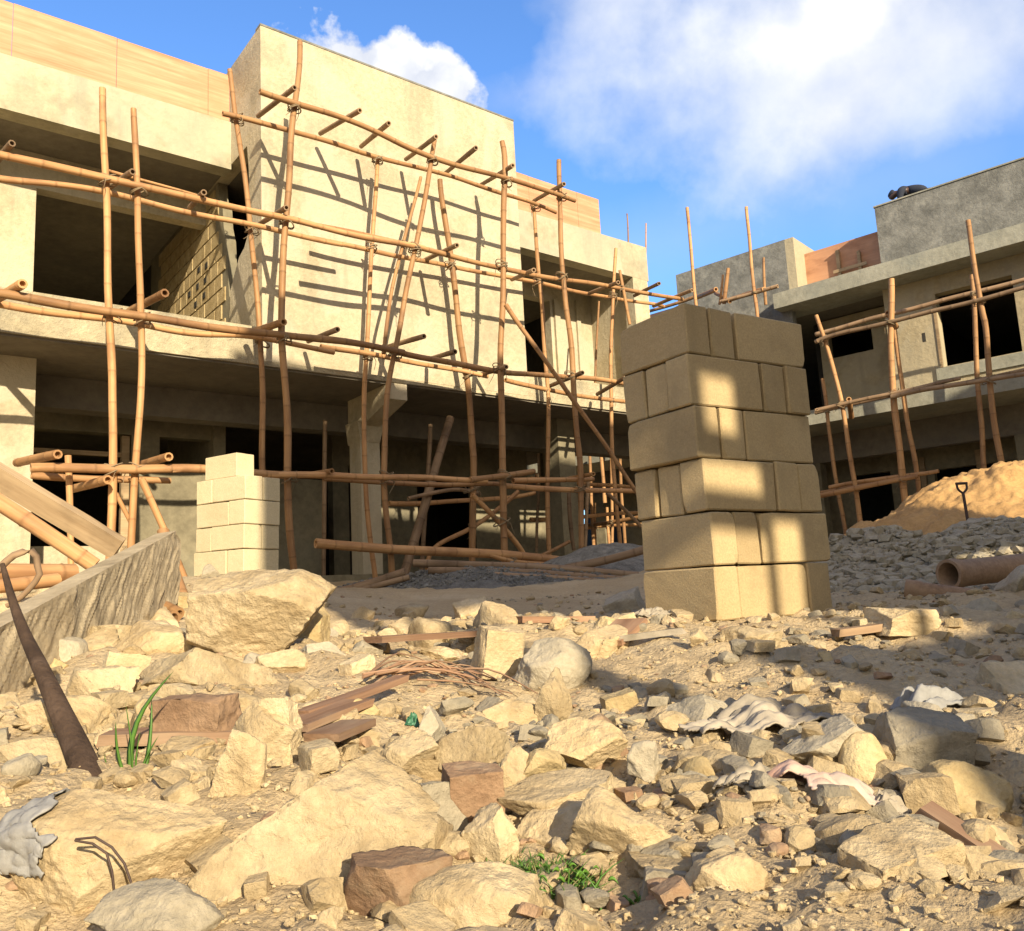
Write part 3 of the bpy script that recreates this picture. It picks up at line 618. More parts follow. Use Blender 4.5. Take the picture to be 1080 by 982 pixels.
# ------------------------------------------------------------------ block stacks
def block_mesh(name, l, w, h, mat, seed, chip):
    rnd = random.Random(seed); bm = bmesh.new(); bmesh.ops.create_cube(bm, size=1)
    for v in bm.verts: v.co = Vector((v.co.x * l, v.co.y * w, v.co.z * h)) + Vector([rnd.uniform(-.003, .003) for _ in range(3)])
    bmesh.ops.bevel(bm, geom=bm.edges[:], offset=.006, segments=1, profile=.6, affect='EDGES')
    bmesh.ops.subdivide_edges(bm, edges=[e for e in bm.edges if e.calc_length() > .1], cuts=5, use_grid_fill=True)
    for v in bm.verts: v.co += Vector((mn.noise(v.co * 18 + Vector((seed, 0, 0))), mn.noise(v.co * 18 + Vector((0, seed, 5))), mn.noise(v.co * 18 + Vector((9, 0, seed))))) * .0016
    for k in range(chip):                                       # knocked-off corners
        c = Vector((rnd.choice((-1, 1)) * l / 2, rnd.choice((-1, 1)) * w / 2, rnd.choice((-1, 1)) * h / 2)); rr = rnd.uniform(.012, .028)
        for v in bm.verts:
            d = (v.co - c).length
            if d < rr: v.co += (Vector((0, 0, 0)) - c).normalized() * (rr - d) * .7
    me = bpy.data.meshes.new(name); bm.to_mesh(me); bm.free(); me.materials.append(mat)
    return me
BL = [block_mesh('sandcrete_block', .442, .1415, .2225, M['block'], 30 + i, 1 + i % 3) for i in range(5)]
ORD = ['top', 'second', 'third', 'fourth', 'fifth', 'bottom']
def tall_stack():
    c0 = Vector((.79, 3.56, 0)); ang = R(32)
    rd = Vector((math.cos(ang), math.sin(ang), 0)); ld = Vector((-math.sin(ang), math.cos(ang), 0))
    rnd = random.Random(5); z0 = -.150; H = .2292
    for k in range(6):                                          # k = 0 is the bottom course
        row = 5 - k; z = z0 + k * H + H / 2
        off = rd * rnd.uniform(-.02, .02) + ld * rnd.uniform(-.018, .018)
        if row in (0, 2, 4): lay = [('L', 0, 0, 'long side on the left face'), ('L', .158, 0, 'its end second on the right face'), ('R', .318, 0, 'long side on the right face'), ('R', .318, .15, 'in the middle, mostly hidden'), ('R', .318, .30, 'at the back, mostly hidden')]
        elif row == 5: lay = [('L', 0, 0, 'long side on the left face'), ('R', .156, 0, 'long side on the right face'), ('R', .156, .15, 'in the middle, mostly hidden'), ('R', .156, .30, 'at the back, mostly hidden'), ('L', .612, 0, 'its end at the right edge')]
        else: lay = [('R', 0, 0, 'at the corner, long side facing right'), ('R', 0, .152, 'its end in the middle of the left face'), ('R', 0, .304, 'its end at the far left'), ('L', .454, 0, 'its end second from the right'), ('L', .608, 0, 'its end at the right edge')]
        for o_, a, b, where in lay:
            o = bpy.data.objects.new('sandcrete_block', rnd.choice(BL)); C.objects.link(o)
            jo = rnd.uniform(-.006, .006); jl = rnd.uniform(-.014, .014)
            if o_ == 'L': p = c0 + off + rd * (a + .0735 + jo * .3) + ld * (.223 + jl); an = ang + PI / 2
            else: p = c0 + off + rd * (a + .223 + jl) + ld * (b + .0735 + jo * .3); an = ang
            if row in (4, 5) and o_ == 'L' and a == 0: p -= ld * .03
            o.location = (p.x, p.y, z); o.rotation_euler = (rnd.choice((0, PI)), rnd.uniform(-.006, .006), an + rnd.uniform(-.026, .026))
            tag(o, f'tan block, {ORD[row]} course of tall stack, {where}', 'block', 'blocks of the tall tan stack')
tall_stack()
CBm = [block_mesh('sandcrete_block', .440, .216, .2235, M['cream_block'], 60 + i, 1 + i % 2) for i in range(3)]
def small_stack():
    P = at_y(205, 600, 8.2); ang = R(-30); rd = Vector((math.cos(ang), math.sin(ang), 0)); bd = Vector((-math.sin(ang), math.cos(ang), 0)); rnd = random.Random(3)
    z0 = .325; H = .2298
    for k in range(5):
        row = 4 - k; z = z0 + k * H + H / 2; off = rd * rnd.uniform(-.02, .02)
        if k == 4: lay = [('R', .09, .02, 'alone on its top')]
        elif k % 2: lay = [('D', 0, 0, 'its end at the left corner'), ('R', .227, 0, 'long side on the front'), ('R', .227, .226, 'at the back')]
        else: lay = [('R', 0, 0, 'long side on the front'), ('R', 0, .226, 'at the back'), ('D', .45, 0, 'its end at the right corner')]
        if k == 1 or k == 3: pass
        for o_, a, b, where in lay:
            o = bpy.data.objects.new('sandcrete_block', rnd.choice(CBm)); C.objects.link(o)
            if o_ == 'R': p = P + off + rd * (a + .223) + bd * (b + .111 + rnd.uniform(-.006, .006)); an = ang
            else: p = P + off + rd * (a + .111) + bd * (b + .223 + rnd.uniform(-.006, .006)); an = ang + PI / 2
            o.location = (p.x, p.y, z); o.rotation_euler = (0, 0, an + rnd.uniform(-.01, .01))
            crs = ['top', 'second', 'third', 'fourth', 'bottom'][row]
            tag(o, f'cream block, {crs} course of the small stack, {where}', 'block', 'blocks of the small cream stack')
small_stack()

# ------------------------------------------------------------------ rocks
def ico(sub):
    bm = bmesh.new(); bmesh.ops.create_icosphere(bm, subdivisions=sub, radius=1); v = np.array([x.co[:] for x in bm.verts]); f = [tuple(q.index for q in p.verts) for p in bm.faces]; bm.free(); return v, f
ICO = {k: ico(k) for k in (1, 2, 3, 4, 5, 6)}
def rock_verts(sub, kind, seed, rough=1.0):
    """broken stone: a ball cut by planes, then worn and pitted; fits a box of side 1"""
    g = np.random.default_rng(seed); v = ICO[sub][0].copy()
    if kind == 'boxy':
        rot = np.linalg.qr(g.normal(size=(3, 3)) * .12 + np.eye(3))[0]; ns = [s * rot[i] for i in range(3) for s in (1, -1)]; ds = list(g.uniform(.50, .60, 6)); nx = 4
    elif kind == 'flat':
        ns = [np.array([0, 0, 1.]), np.array([0, 0, -1.])]; ds = [.5, .5]; nx = 9
    elif kind == 'round': ns, ds, nx = [], [], 6
    else: ns, ds, nx = [], [], 13
    for _ in range(nx):
        n = g.normal(size=3)
        if kind == 'flat': n[2] *= .25
        ns.append(n / np.linalg.norm(n)); ds.append(g.uniform(.62, .9) if kind in ('boxy', 'round') else g.uniform(.42, .80))
    for _ in range(2):
        for n, d in zip(ns, ds):
            s = v @ n - d; v -= np.clip(s, 0, None)[:, None] * n[None, :] * .97
    nrm = v / np.linalg.norm(v, axis=1, keepdims=True); o = g.uniform(0, 50, 3)
    disp = .055 * fbm(v * 1.7 + o, 2, seed) + .03 * fbm(v * 5 + o, 3, seed + 5) - .022 * np.clip(.22 - np.abs(fbm(v * np.array([3., 3., 3.6]) + o, 2, seed + 8)), 0, 1) * 3
    if sub >= 4: disp += .012 * fbm(v * 19 + o, 3, seed + 11)
    if sub >= 5: disp -= .018 * np.clip(fbm(v * 22 + o, 2, seed + 4) - .2, 0, 1)
    v = v + nrm * (disp * rough)[:, None]
    lo, hi = v.min(0), v.max(0); return (v - (lo + hi) / 2) / (hi - lo)
def rock_mesh(name, sub, kind, seed, mat, rough=1.0):
    me = bpy.data.meshes.new(name); me.from_pydata(rock_verts(sub, kind, seed, rough).tolist(), [], ICO[sub][1])
    me.polygons.foreach_set('use_smooth', [True] * len(me.polygons)); me.materials.append(mat); return me
# material textures read object space, so each mesh is scaled for real at build time
OCC = []
def hero(px, py, wpx, hpx, kind, mat, label, deep=.8, yaw=0., tilt=0., roll=0., sub=5, seed=None, name='rubble_rock', cat='rock', sink=.22, Y=None, rough=1.0, base=None):
    P = hit(px, py) if Y is None else at_y(px, py, Y); k = P.y / FPX; w, h = wpx * k, hpx * k; d = w * deep
    s = seed if seed is not None else int(px * 3 + py * 7)
    v = rock_verts(sub, kind, s, rough) * np.array([w * 1.06, d, h * (1 + sink)])
    me = bpy.data.meshes.new(name); me.from_pydata(v.tolist(), [], ICO[sub][1]); me.polygons.foreach_set('use_smooth', [True] * len(me.polygons)); me.materials.append(M[mat])
    o = bpy.data.objects.new(name, me); C.objects.link(o)
    o.location = (P.x, P.y + d * .38, P.z + h * (.5 - sink / 2)); o.rotation_euler = (tilt, roll - ROLL * .5, yaw)
    OCC.append((P.x, P.y + d * .38, max(w, d) * .5))
    return tag(o, label, cat)
H = hero
H(262, 700, 152, 100, 'chunk', 'rock', 'largest pale boulder, in front of the small cream block stack', .75, .1, sub=6, seed=5, sink=.1)
H(312, 682, 60, 62, 'round', 'rock_yellow', 'ochre rough lump against the right end of the largest pale boulder', .9, .4, seed=18)
H(205, 735, 150, 34, 'flat', 'rock', 'flat pale slab of stone tilted below the largest boulder', .8, .1, tilt=-.35, roll=.1, seed=71)
H(200, 788, 84, 50, 'boxy', 'rock_brown', 'brown block of stone resting on the brown board', .5, -.15, seed=9, sink=.0, name='brown_block', Y=hit(200, 796).y - .02)
H(322, 1010, 240, 178, 'chunk', 'rock', 'huge pale boulder with pitted top at the front, left of centre', .75, .2, sub=6, seed=44, sink=.2, Y=1.14)
H(92, 985, 235, 128, 'chunk', 'rock', 'long pale boulder in the front left corner, half under grey plastic', .55, -.1, sub=6, seed=12, sink=.2, Y=1.16)
H(150, 1000, 130, 50, 'chunk', 'rock_grey', 'grey stone cut off by the bottom edge, under the front left boulder', .7, .1, seed=22, Y=1.02)
H(412, 975, 105, 58, 'flat', 'rock_brown', 'brown flat lump at the bottom edge right of the huge boulder', .8, .3, seed=23, Y=1.06)
H(505, 988, 150, 58, 'chunk', 'rock', 'pale rock on the bottom edge left of the green weed', .6, .1, seed=25, Y=1.03)
H(425, 925, 100, 66, 'chunk', 'rock', 'pale angular rock right of the huge boulder, above the brown lump', .8, .4, seed=26, Y=1.22)
H(520, 922, 62, 62, 'chunk', 'rock', 'pale pointed stone left above the green weed', .8, -.5, seed=27)
H(455, 880, 62, 46, 'boxy', 'rock_grey', 'greyish stone below left of the reddish brick', .8, .6, seed=28)
H(499, 866, 56, 50, 'boxy', 'rock_brown', 'reddish brick end lying among pale stones at front centre', .8, .25, tilt=.15, seed=29, rough=.45, name='brick_fragment', cat='brick', sink=.05)
H(590, 880, 115, 50, 'chunk', 'rock', 'broad pale rock right of the reddish brick', .7, -.1, seed=41)
H(655, 935, 135, 86, 'chunk', 'rock', 'large pale rock behind the green weeds at the front', .7, -.35, tilt=-.1, seed=31)
H(590, 912, 80, 52, 'chunk', 'rock', 'pale rock shading the back of the green weed', .8, .2, seed=32)
H(540, 840, 42, 44, 'chunk', 'rock', 'whitish knobbly stone right above the reddish brick', .9, .3, seed=33)
H(455, 795, 42, 46, 'chunk', 'rock_grey', 'dark three-cornered stone standing on its edge', .5, .9, seed=35, rough=.6)
H(430, 815, 62, 36, 'chunk', 'rock', 'pale stone left below the dark three-cornered stone', .8, .2, seed=36)
H(495, 812, 74, 40, 'chunk', 'rock', 'pale wide stone right below the dark three-cornered stone', .7, -.2, seed=37)
H(528, 716, 56, 54, 'boxy', 'rock', 'upright squarish pale rock, left of a grey boulder at mid field', .8, .5, seed=38, sink=.1)
H(585, 728, 78, 52, 'round', 'rock_grey', 'grey rounded boulder right of the squarish pale rock', .8, .1, seed=39)
H(585, 775, 40, 66, 'chunk', 'rock', 'pale stone standing upright beside the blue plastic scrap', .8, .2, seed=40)
H(620, 812, 84, 46, 'chunk', 'rock', 'pale lumpy rock right of the dark three-cornered stone, below the blue scrap', .7, 0, seed=43)
H(570, 830, 60, 36, 'chunk', 'rock_yellow', 'yellowish stone between the whitish knobbly stone and the lumpy rock', .8, .6, seed=45)
H(637, 803, 54, 44, 'chunk', 'rock_brown', 'pinkish brown rock tilted at the edge of the bare dirt', .7, .7, seed=46)
H(681, 822, 38, 36, 'chunk', 'rock_grey', 'small crumpled looking grey stone on the bare dirt', .9, .2, seed=47)
H(540, 778, 70, 36, 'chunk', 'rock', 'pale flat-topped stone left of the blue plastic scrap', .7, .1, seed=48)
H(884, 822, 92, 56, 'chunk', 'rock_grey', 'greyish rock behind the ochre boulder on the right', .8, .3, seed=49)
H(921, 836, 52, 54, 'round', 'rock_yellow', 'ochre boulder leaning on the big dark boulder on the right', .8, .2, seed=50, rough=.6)
H(990, 832, 98, 74, 'boxy', 'rock_grey', 'big dark squarish boulder in the shade on the right', .75, .15, seed=51, rough=.8)
H(1036, 882, 92, 64, 'round', 'rock_yellow', 'mossy yellow boulder at the right edge', .8, -.2, seed=52)
H(968, 968, 130, 78, 'boxy', 'rock', 'large squarish rock with a lit face in the front right corner', .6, .35, seed=53, rough=.8)
H(1056, 918, 46, 42, 'round', 'rock', 'round pale stone at the right edge below the yellow boulder', .9, .2, seed=54)
H(1030, 985, 120, 34, 'flat', 'rock', 'flat pale stone in the bottom right corner', .7, .1, seed=55, Y=1.1)
H(770, 975, 90, 62, 'chunk', 'rock', 'half buried pale rock right of the small green weed', .7, .1, seed=56)
H(730, 945, 120, 30, 'flat', 'rock', 'flat stone half buried in the bare dirt near the front', .8, .1, seed=57)
H(272, 818, 78, 74, 'chunk', 'rock', 'pale stone leaning left of the upright slab, behind the huge boulder', .6, -.4, tilt=-.2, seed=58)
H(292, 812, 34, 72, 'boxy', 'rock', 'thin pale slab standing upright behind the huge boulder', .7, -.2, roll=-.1, seed=59, rough=.5)
H(245, 855, 56, 76, 'chunk', 'rock', 'pale stone standing between the grass tuft and the huge boulder', .8, .3, seed=60)
H(123, 735, 46, 46, 'boxy', 'rock', 'upright squarish pale stone in the rubble below the concrete slab', .6, .3, roll=.3, seed=61)
H(90, 755, 76, 46, 'flat', 'rock', 'flat pale stone left of the brown block in the left rubble', .8, .1, seed=62)
H(60, 790, 90, 50, 'chunk', 'rock', 'pale rock below the concrete slab, crossed by the dark curved stump', .8, .1, seed=63)
H(150, 700, 90, 44, 'chunk', 'rock', 'pale rock just under the right end of the concrete slab', .8, .2, seed=64)
H(110, 690, 60, 30, 'flat', 'rock', 'thin flat stone against the foot of the concrete slab', .8, .1, seed=65)
H(170, 760, 56, 34, 'chunk', 'rock', 'small pale rock left above the brown block', .8, .1, seed=66)
H(30, 840, 90, 52, 'chunk', 'rock', 'pale rock at the left edge above the grey plastic', .8, .1, seed=67)
H(340, 705, 56, 26, 'chunk', 'rock_grey', 'low grey stone right below the ochre lump', .8, .1, seed=68)
H(470, 705, 60, 22, 'chunk', 'rock', 'low pale stone left of the squarish pale rock', .8, .1, seed=69)
H(745, 770, 70, 32, 'chunk', 'rock_grey', 'grey stone at the left tip of the white plastic sheet', .8, .1, seed=70)
H(640, 678, 34, 26, 'round', 'rock_yellow', 'small rounded tan stone left of the foot of the tall block stack', .9, .1, seed=72)
H(1045, 655, 34, 24, 'round', 'rock_grey', 'grey cobble in front of the brown pipes', .9, .1, seed=73)
H(800, 690, 70, 28, 'chunk', 'rock', 'low pale rock in front of the tall block stack', .8, .2, seed=74)
H(960, 668, 64, 26, 'boxy', 'rock', 'sunlit low rock below the left brown pipe', .8, .2, seed=175)

# medium rubble, one object each
MATW = {'rock': 'pale', 'rock_yellow': 'ochre', 'rock_brown': 'reddish brown', 'rock_grey': 'grey'}
SH = [('chunk', 101), ('chunk', 102), ('chunk', 103), ('boxy', 104), ('flat', 105), ('chunk', 106), ('flat', 107), ('chunk', 108), ('boxy', 109), ('round', 110), ('chunk', 111), ('chunk', 112)]
SV = [rock_verts(4, k, s) for k, s in SH]
SMESH = {}
def shape(i, mat, size):
    q = round(math.log2(size) * 1.5); key = (i, mat, q)
    if key not in SMESH:
        s = 2 ** (q / 1.5); g = random.Random(i * 7 + q)
        me = bpy.data.meshes.new('rubble_rock'); v = SV[i] * np.array([s, s * g.uniform(.65, .95), s * (g.uniform(.28, .42) if SH[i][0] == 'flat' else g.uniform(.55, .8))])
        me.from_pydata(v.tolist(), [], ICO[4][1]); me.polygons.foreach_set('use_smooth', [True] * len(me.polygons)); me.materials.append(M[mat]); SMESH[key] = me
    return SMESH[key]
def zone(x, y):
    a = 'left' if x < -.45 * y * .6 else ('right' if x > .25 * y else 'middle')
    if y < 1.9: return {'left': 'at the front on the left', 'middle': 'at the front in the middle', 'right': 'at the front on the right'}[a]
    if y < 3.3: return {'left': 'in the left rubble heap', 'middle': 'in the middle of the rubble field', 'right': 'in the rubble on the right'}[a]
    return {'left': 'far back by the concrete slab', 'middle': 'far back before the sandy strip', 'right': 'far back around the tall block stack'}[a]
def dens(x, y):
    d = .55 + .6 * float(fbm(np.array([[x * 1.1, y * 1.1, 4.]]), 2, 77)[0])
    if y < 2.3 and .06 < x / y < .45: d *= .12            # bare dirt
    if y > 3.9 and -.35 < x / y < .12: d *= .12                      # sandy strip
    if x / y < -.2: d *= 1.3
    if x / y > .2: d *= .6
    return d
rg = random.Random(21); cnt = 0; tries = 0
while cnt < 225 and tries < 20000:
    tries += 1
    y = math.exp(rg.uniform(math.log(.92), math.log(6.5))); x = y * rg.uniform(-.66, .66)
    if rg.random() > dens(x, y): continue
    s = (.030 + .030 * y) * rg.choice((.5, .6, .75, .9, 1.0, 1.2, 1.6)) * (.75 if x / y > .15 else 1) * rg.uniform(.85, 1.15)
    s = min(s, .26)
    if any((x - a) ** 2 + (y - b) ** 2 < (r * .85 + s * .36) ** 2 for a, b, r in OCC): continue
    if abs(x - 1.0) < .55 and abs(y - 3.9) < .5: continue
    mat = rg.choices(('rock', 'rock_yellow', 'rock_brown', 'rock_grey'), (8, 1.0, .6, 1.2) if x / y < .15 else (6, 1.2, .6, 3))[0]
    i = rg.randrange(len(SH)); o = bpy.data.objects.new('rubble_rock', shape(i, mat, s)); C.objects.link(o)
    o.location = (x, y, ground(x, y) + s * rg.uniform(-.02, .12)); o.rotation_euler = (rg.uniform(-.5, .5), rg.uniform(-.5, .5), rg.uniform(0, 6.3))
    z = zone(x, y); OCC.append((x, y, s * .45)); cnt += 1
    tag(o, f'one of the smaller {MATW[mat]} stones {z}', 'rock', f'smaller {MATW[mat]} stones {z}')

def scatter(name, mat, n, f, s0, s1, sub=1, flat=.6, seed=3, embed=.15):
    """loose bits nobody could count, one object"""
    g = np.random.default_rng(seed); shapes = [rock_verts(sub, k, seed + j) for j, k in enumerate(('chunk', 'boxy', 'chunk', 'flat', 'round'))]; fc = np.array(ICO[sub][1]); vs, fs, k = [], [], 0
    pts = f(g, n)
    hs = h_full(pts[:, 0], pts[:, 1]) if pts.shape[1] == 2 else pts[:, 2]
    for i in range(len(pts)):
        s = s0 * (s1 / s0) ** (g.random() ** 2.2) * (1 if pts.shape[1] < 4 else pts[i, 3]); v = shapes[g.integers(5)] * np.array([s, s * g.uniform(.6, 1), s * g.uniform(flat * .5, flat)])
        a, b = g.uniform(0, 6.3), g.uniform(-.5, .5); ca, sa, cb, sb = math.cos(a), math.sin(a), math.cos(b), math.sin(b)
        v = v @ np.array([[1, 0, 0], [0, cb, sb], [0, -sb, cb]]) @ np.array([[ca, sa, 0], [-sa, ca, 0], [0, 0, 1]])
        vs.append(v + np.array([pts[i, 0], pts[i, 1], hs[i] + s * embed])); fs.append(fc + k); k += len(v)
    me = bpy.data.meshes.new(name); me.from_pydata(np.concatenate(vs).tolist(), [], np.concatenate(fs).tolist()); me.materials.append(M[mat])
    o = bpy.data.objects.new(name, me); C.objects.link(o); return o
def fan(ymin, ymax, a0, a1, keep=None):
    def f(g, n):
        y = np.exp(g.uniform(math.log(ymin), math.log(ymax), n)); x = y * g.uniform(a0, a1, n)
        if keep is not None:
            k = keep(x, y, g); x, y = x[k], y[k]
        return np.stack([x, y], 1)
    return f
cl = lambda x, y, g: (fbm(np.stack([x * 1.6, y * 1.6, x * 0], 1), 3, 55) + g.uniform(-.5, .5, len(x))) > -.05
o = scatter('loose_stones', 'rock', 7500, fan(.85, 7, -.7, .7, cl), .008, .085, 2, .75, 11); tag(o, 'loose pale pebbles and stone bits strewn over the rubble field', 'stones', kind='stuff')
o = scatter('loose_stones', 'rock_grey', 2200, fan(1.0, 8, -.1, .75, cl), .012, .085, 2, .7, 12); tag(o, 'loose grey stone bits strewn over the right of the rubble field', 'stones', kind='stuff')
o = scatter('loose_grit', 'rock', 15000, fan(.82, 4.2, -.7, .7), .003, .015, 1, .8, 17, .2); tag(o, 'fine pale grit and crumbs covering the ground between the stones', 'grit', kind='stuff')
o = scatter('loose_stones', 'rock_brown', 500, fan(1.0, 7, -.7, .7), .010, .05, 2, .6, 13); tag(o, 'loose brown brick crumbs strewn over the rubble field', 'stones', kind='stuff')
# ------------------------------------------------------------------ heaps
def heap(name, label, cat, cx, cy, rx, ry, h, mat, seed, skew=0, rough=.06, n=120, kind=None):
    ax = np.linspace(-1.15, 1.15, n); X, Y = np.meshgrid(ax, ax); r = np.hypot(X, Y)
    P = np.stack([X.ravel() * rx + cx, Y.ravel() * ry + cy, np.zeros(X.size)], 1)
    an = np.arctan2(Y, X).ravel(); rr = r.ravel() * (1 + .16 * fbm(np.stack([np.cos(an) * 1.5, np.sin(an) * 1.5, an * 0 + seed], 1), 3, seed))
    prof = np.clip(1 - rr, 0, 1) ** .85 * (1 + skew * X.ravel()) - np.clip(rr - 1, 0, 1) * .6
    prof = np.where(prof > .80, .80 + (prof - .80) * .5, prof)
    z = h_base(P[:, 0], P[:, 1]) + h * prof + rough * fbm(P * 2.2 + seed, 4, seed) * np.clip(prof * 4, 0, 1) + rough * .35 * np.abs(fbm(P * 9, 3, seed + 2)) - .03
    m = np.arange(n - 1)[None, :] + n * np.arange(n - 1)[:, None]; m = m.ravel(); f = np.stack([m, m + 1, m + n + 1, m + n], 1)
    me = bpy.data.meshes.new(name); me.from_pydata(np.stack([P[:, 0], P[:, 1], z], 1).tolist(), [], f.tolist()); me.polygons.foreach_set('use_smooth', [True] * len(me.polygons)); me.materials.append(M[mat])
    o = bpy.data.objects.new(name, me); C.objects.link(o); tag(o, label, cat, kind=kind)
    def top(x, y):
        i = int(round(((x - cx) / rx + 1.15) / 2.3 * (n - 1))); j = int(round(((y - cy) / ry + 1.15) / 2.3 * (n - 1))); return float(z[j * n + i])
    return o, top
sand, sand_top = heap('sand_heap', 'big heap of orange sand with a shovel in it, before the grey house', 'sand heap', 6.35, 11.0, 2.2, 2.2, .93, 'sand', 4, .06, .10, 190)
grav, grav_top = heap('gravel_heap', 'low heap of blue grey gravel before the dark ground floor of the left house', 'gravel heap', -.5, 9.6, 1.6, 1.0, .30, 'gravel', 9, .1, .025, 170)
grav2, _ = heap('gravel_heap', 'gravel heap by the right end of the left house, behind the lying poles', 'gravel heap', 1.25, 11.4, 1.3, 1.0, .42, 'gravel', 12, 0, .03, 120)
def gp(g, n):
    r = np.sqrt(g.random(n)) * 1.02; a = g.uniform(0, 6.3, n); x = -.5 + 1.6 * r * np.cos(a); y = 9.6 + 1.0 * r * np.sin(a)
    return np.stack([x, y, np.array([grav_top(p, q) for p, q in zip(x, y)])], 1)
o = scatter('gravel_stones', 'gravel', 3000, gp, .02, .06, 1, .8, 31); tag(o, 'loose blue grey gravel stones covering the low heap', 'gravel', kind='stuff')
mound, mound_top = heap('rubble_mound', 'grey mound of broken concrete in the shade between the tall stack and the sand', 'rubble mound', 4.3, 8.3, 2.3, 1.4, .26, 'grey_rubble', 15, .25, .09, 150)

def mound_pts(g, n):
    x = g.normal(4.4, 1.5, n); y = g.normal(7.8, 1.2, n); k = (x > 1.9) & (y > 5.4) & (x / y < .75) & ~((x > 4.2) & (y > 8.9)) & ~((x / y > .47) & (y > 8.3)); x, y = x[k], y[k]; z = h_full(x, y); q = [mound_top(a, b) if abs(a - 4.3) < 2.5 and abs(b - 8.3) < 1.5 else -9 for a, b in zip(x, y)]; return np.stack([x, y, np.maximum(z, q)], 1)
o = scatter('broken_rubble', 'grey_rubble', 15000, mound_pts, .014, .17, 1, .62, 14); tag(o, 'grey broken rubble heaped in the shade right of the tall stack', 'rubble', kind='stuff')

# ------------------------------------------------------------------ shovel in the sand
def shovel():
    P = FB.at(1021, 548, 3.9)
    d = ray(1021, 549); Y = 9.75; P = d * (Y / d.y); P.z = sand_top(P.x, P.y) - .02
    t = thing('shovel', 'shovel with a D handle stuck upright in the orange sand', 'shovel', P)
    a = Vector((-.03, .02, 1)).normalized(); m = MB(); m.tube([P - a * .05, P + a * .40], .018, .016, wob=0, nodes=0, hollow=False); m.build('shaft', M['iron'], t)
    T = P + a * .39; s = Vector((1, 0, 0)); m = MB()
    m.tube([T, T + s * .05 + a * .05, T + s * .055 + a * .115], .013, wob=0, nodes=0, step=.02, hollow=False); m.tube([T, T - s * .05 + a * .05, T - s * .055 + a * .115], .013, wob=0, nodes=0, step=.02, hollow=False)
    m.tube([T - s * .065 + a * .115, T + s * .065 + a * .115], .016, wob=0, nodes=0, hollow=False); m.build('grip', M['iron'], t)
    b = P - a * .05; m = MB(); m.prism([b - s * .11, b + s * .11, b + s * .11 - a * .2, b - a * .30, b - s * .11 - a * .2], Vector((0, .012, 0))); m.build('blade', M['iron'], t)
shovel()

# ------------------------------------------------------------------ brown pipes
def pipe(p0, p1, r, label):
    p0, p1 = Vector(p0), Vector(p1); d = (p1 - p0); T = d.length; d.normalize(); a = d.cross(Vector((0, 0, 1))).normalized(); b = a.cross(d); n = 28
    prof = [(0, r * 1.12), (.07, r * 1.12), (.085, r), (T * .5, r), (T, r), (T, r * .82), (0.03, r * .82), (0, r * .90)]
    vs = [p0 + d * t + (a * math.cos(2 * PI * k / n) + b * math.sin(2 * PI * k / n)) * q for t, q in prof for k in range(n)]
    fs = [(i * n + k, i * n + (k + 1) % n, ((i + 1) % 8) * n + (k + 1) % n, ((i + 1) % 8) * n + k) for i in range(8) for k in range(n)]
    m = MB(); m.add(vs, fs, None, False); o = m.build('clay_pipe', M['pipe']); tag(o, label, 'pipe')
    e = o.modifiers.new('e', 'EDGE_SPLIT'); e.split_angle = R(40); o.data.polygons.foreach_set('use_smooth', [True] * len(o.data.polygons))
pipe(at_y(1000, 606, 5.0), at_y(1130, 592, 5.4), .078, 'larger brown pipe lying on the right with its open end towards the tall stack')
pipe(at_y(955, 622, 4.7), at_y(1045, 634, 4.5), .052, 'smaller brown pipe lying in front of the larger one on the right')

# ------------------------------------------------------------------ broken concrete slab on the left
def cast_slab():
    A = at_y(-110, 722, 1.95); B = at_y(189, 558, 4.6); dn = Vector((.06, .01, -1)).normalized(); H_ = .37; back = Vector((-.10, -.02, -.012))
    t = (B - A); nrm = t.cross(dn).normalized(); nrm = nrm if nrm.x > 0 else -nrm
    nu, nv = 230, 40; U, V = np.meshgrid(np.linspace(0, 1, nu), np.linspace(0, 1, nv)); U, V = U.ravel(), V.ravel()
    L_ = t.length
    q = np.stack([(U * L_ + V * H_ * 1.5) * 20, (V * H_ - U * L_ * .5) * 3.6, U * 0], 1)
    rid = np.clip(fbm(q, 3, 5) * 1.0, -.5, 1.0) * .006 + fbm(np.stack([U * L_ * 9, V * H_ * 9, U * 0], 1), 3, 8) * .006
    edge = np.clip(np.minimum.reduce([U * L_, (1 - U) * L_, V * H_, (1 - V) * H_]) / .02, 0, 1)
    jag = fbm(np.stack([V * 4, U * 0, U * 0 + 3], 1), 3, 2) * .05 - .10 * V
    base = np.array(A)[None] + (U + np.where(U > .9, (U - .9) * 10, 0) * jag / L_)[:, None] * np.array(t)[None] + (V * H_)[:, None] * np.array(dn)[None] + (rid * edge)[:, None] * np.array(nrm)[None]
    bk = base + np.array(back)[None]; bk = bk - (rid * edge)[:, None] * np.array(nrm)[None]
    i = (np.arange(nu - 1)[None, :] + nu * np.arange(nv - 1)[:, None]).ravel(); f = np.stack([i, i + 1, i + nu + 1, i + nu], 1).tolist(); K = nu * nv
    f += [tuple(x + K for x in q)[::-1] for q in f]
    rim = list(range(nu)) + [nu * r + nu - 1 for r in range(1, nv)] + list(range(K - 2, K - nu - 1, -1)) + [nu * r for r in range(nv - 2, 0, -1)]
    f += [(rim[k], rim[(k + 1) % len(rim)], rim[(k + 1) % len(rim)] + K, rim[k] + K) for k in range(len(rim))]
    m = MB(); m.add(base.tolist() + bk.tolist(), f); o = m.build('concrete_slab', M['slab']); tag(o, 'long broken concrete slab lying on edge in the left rubble, its face ribbed', 'concrete slab')
cast_slab()

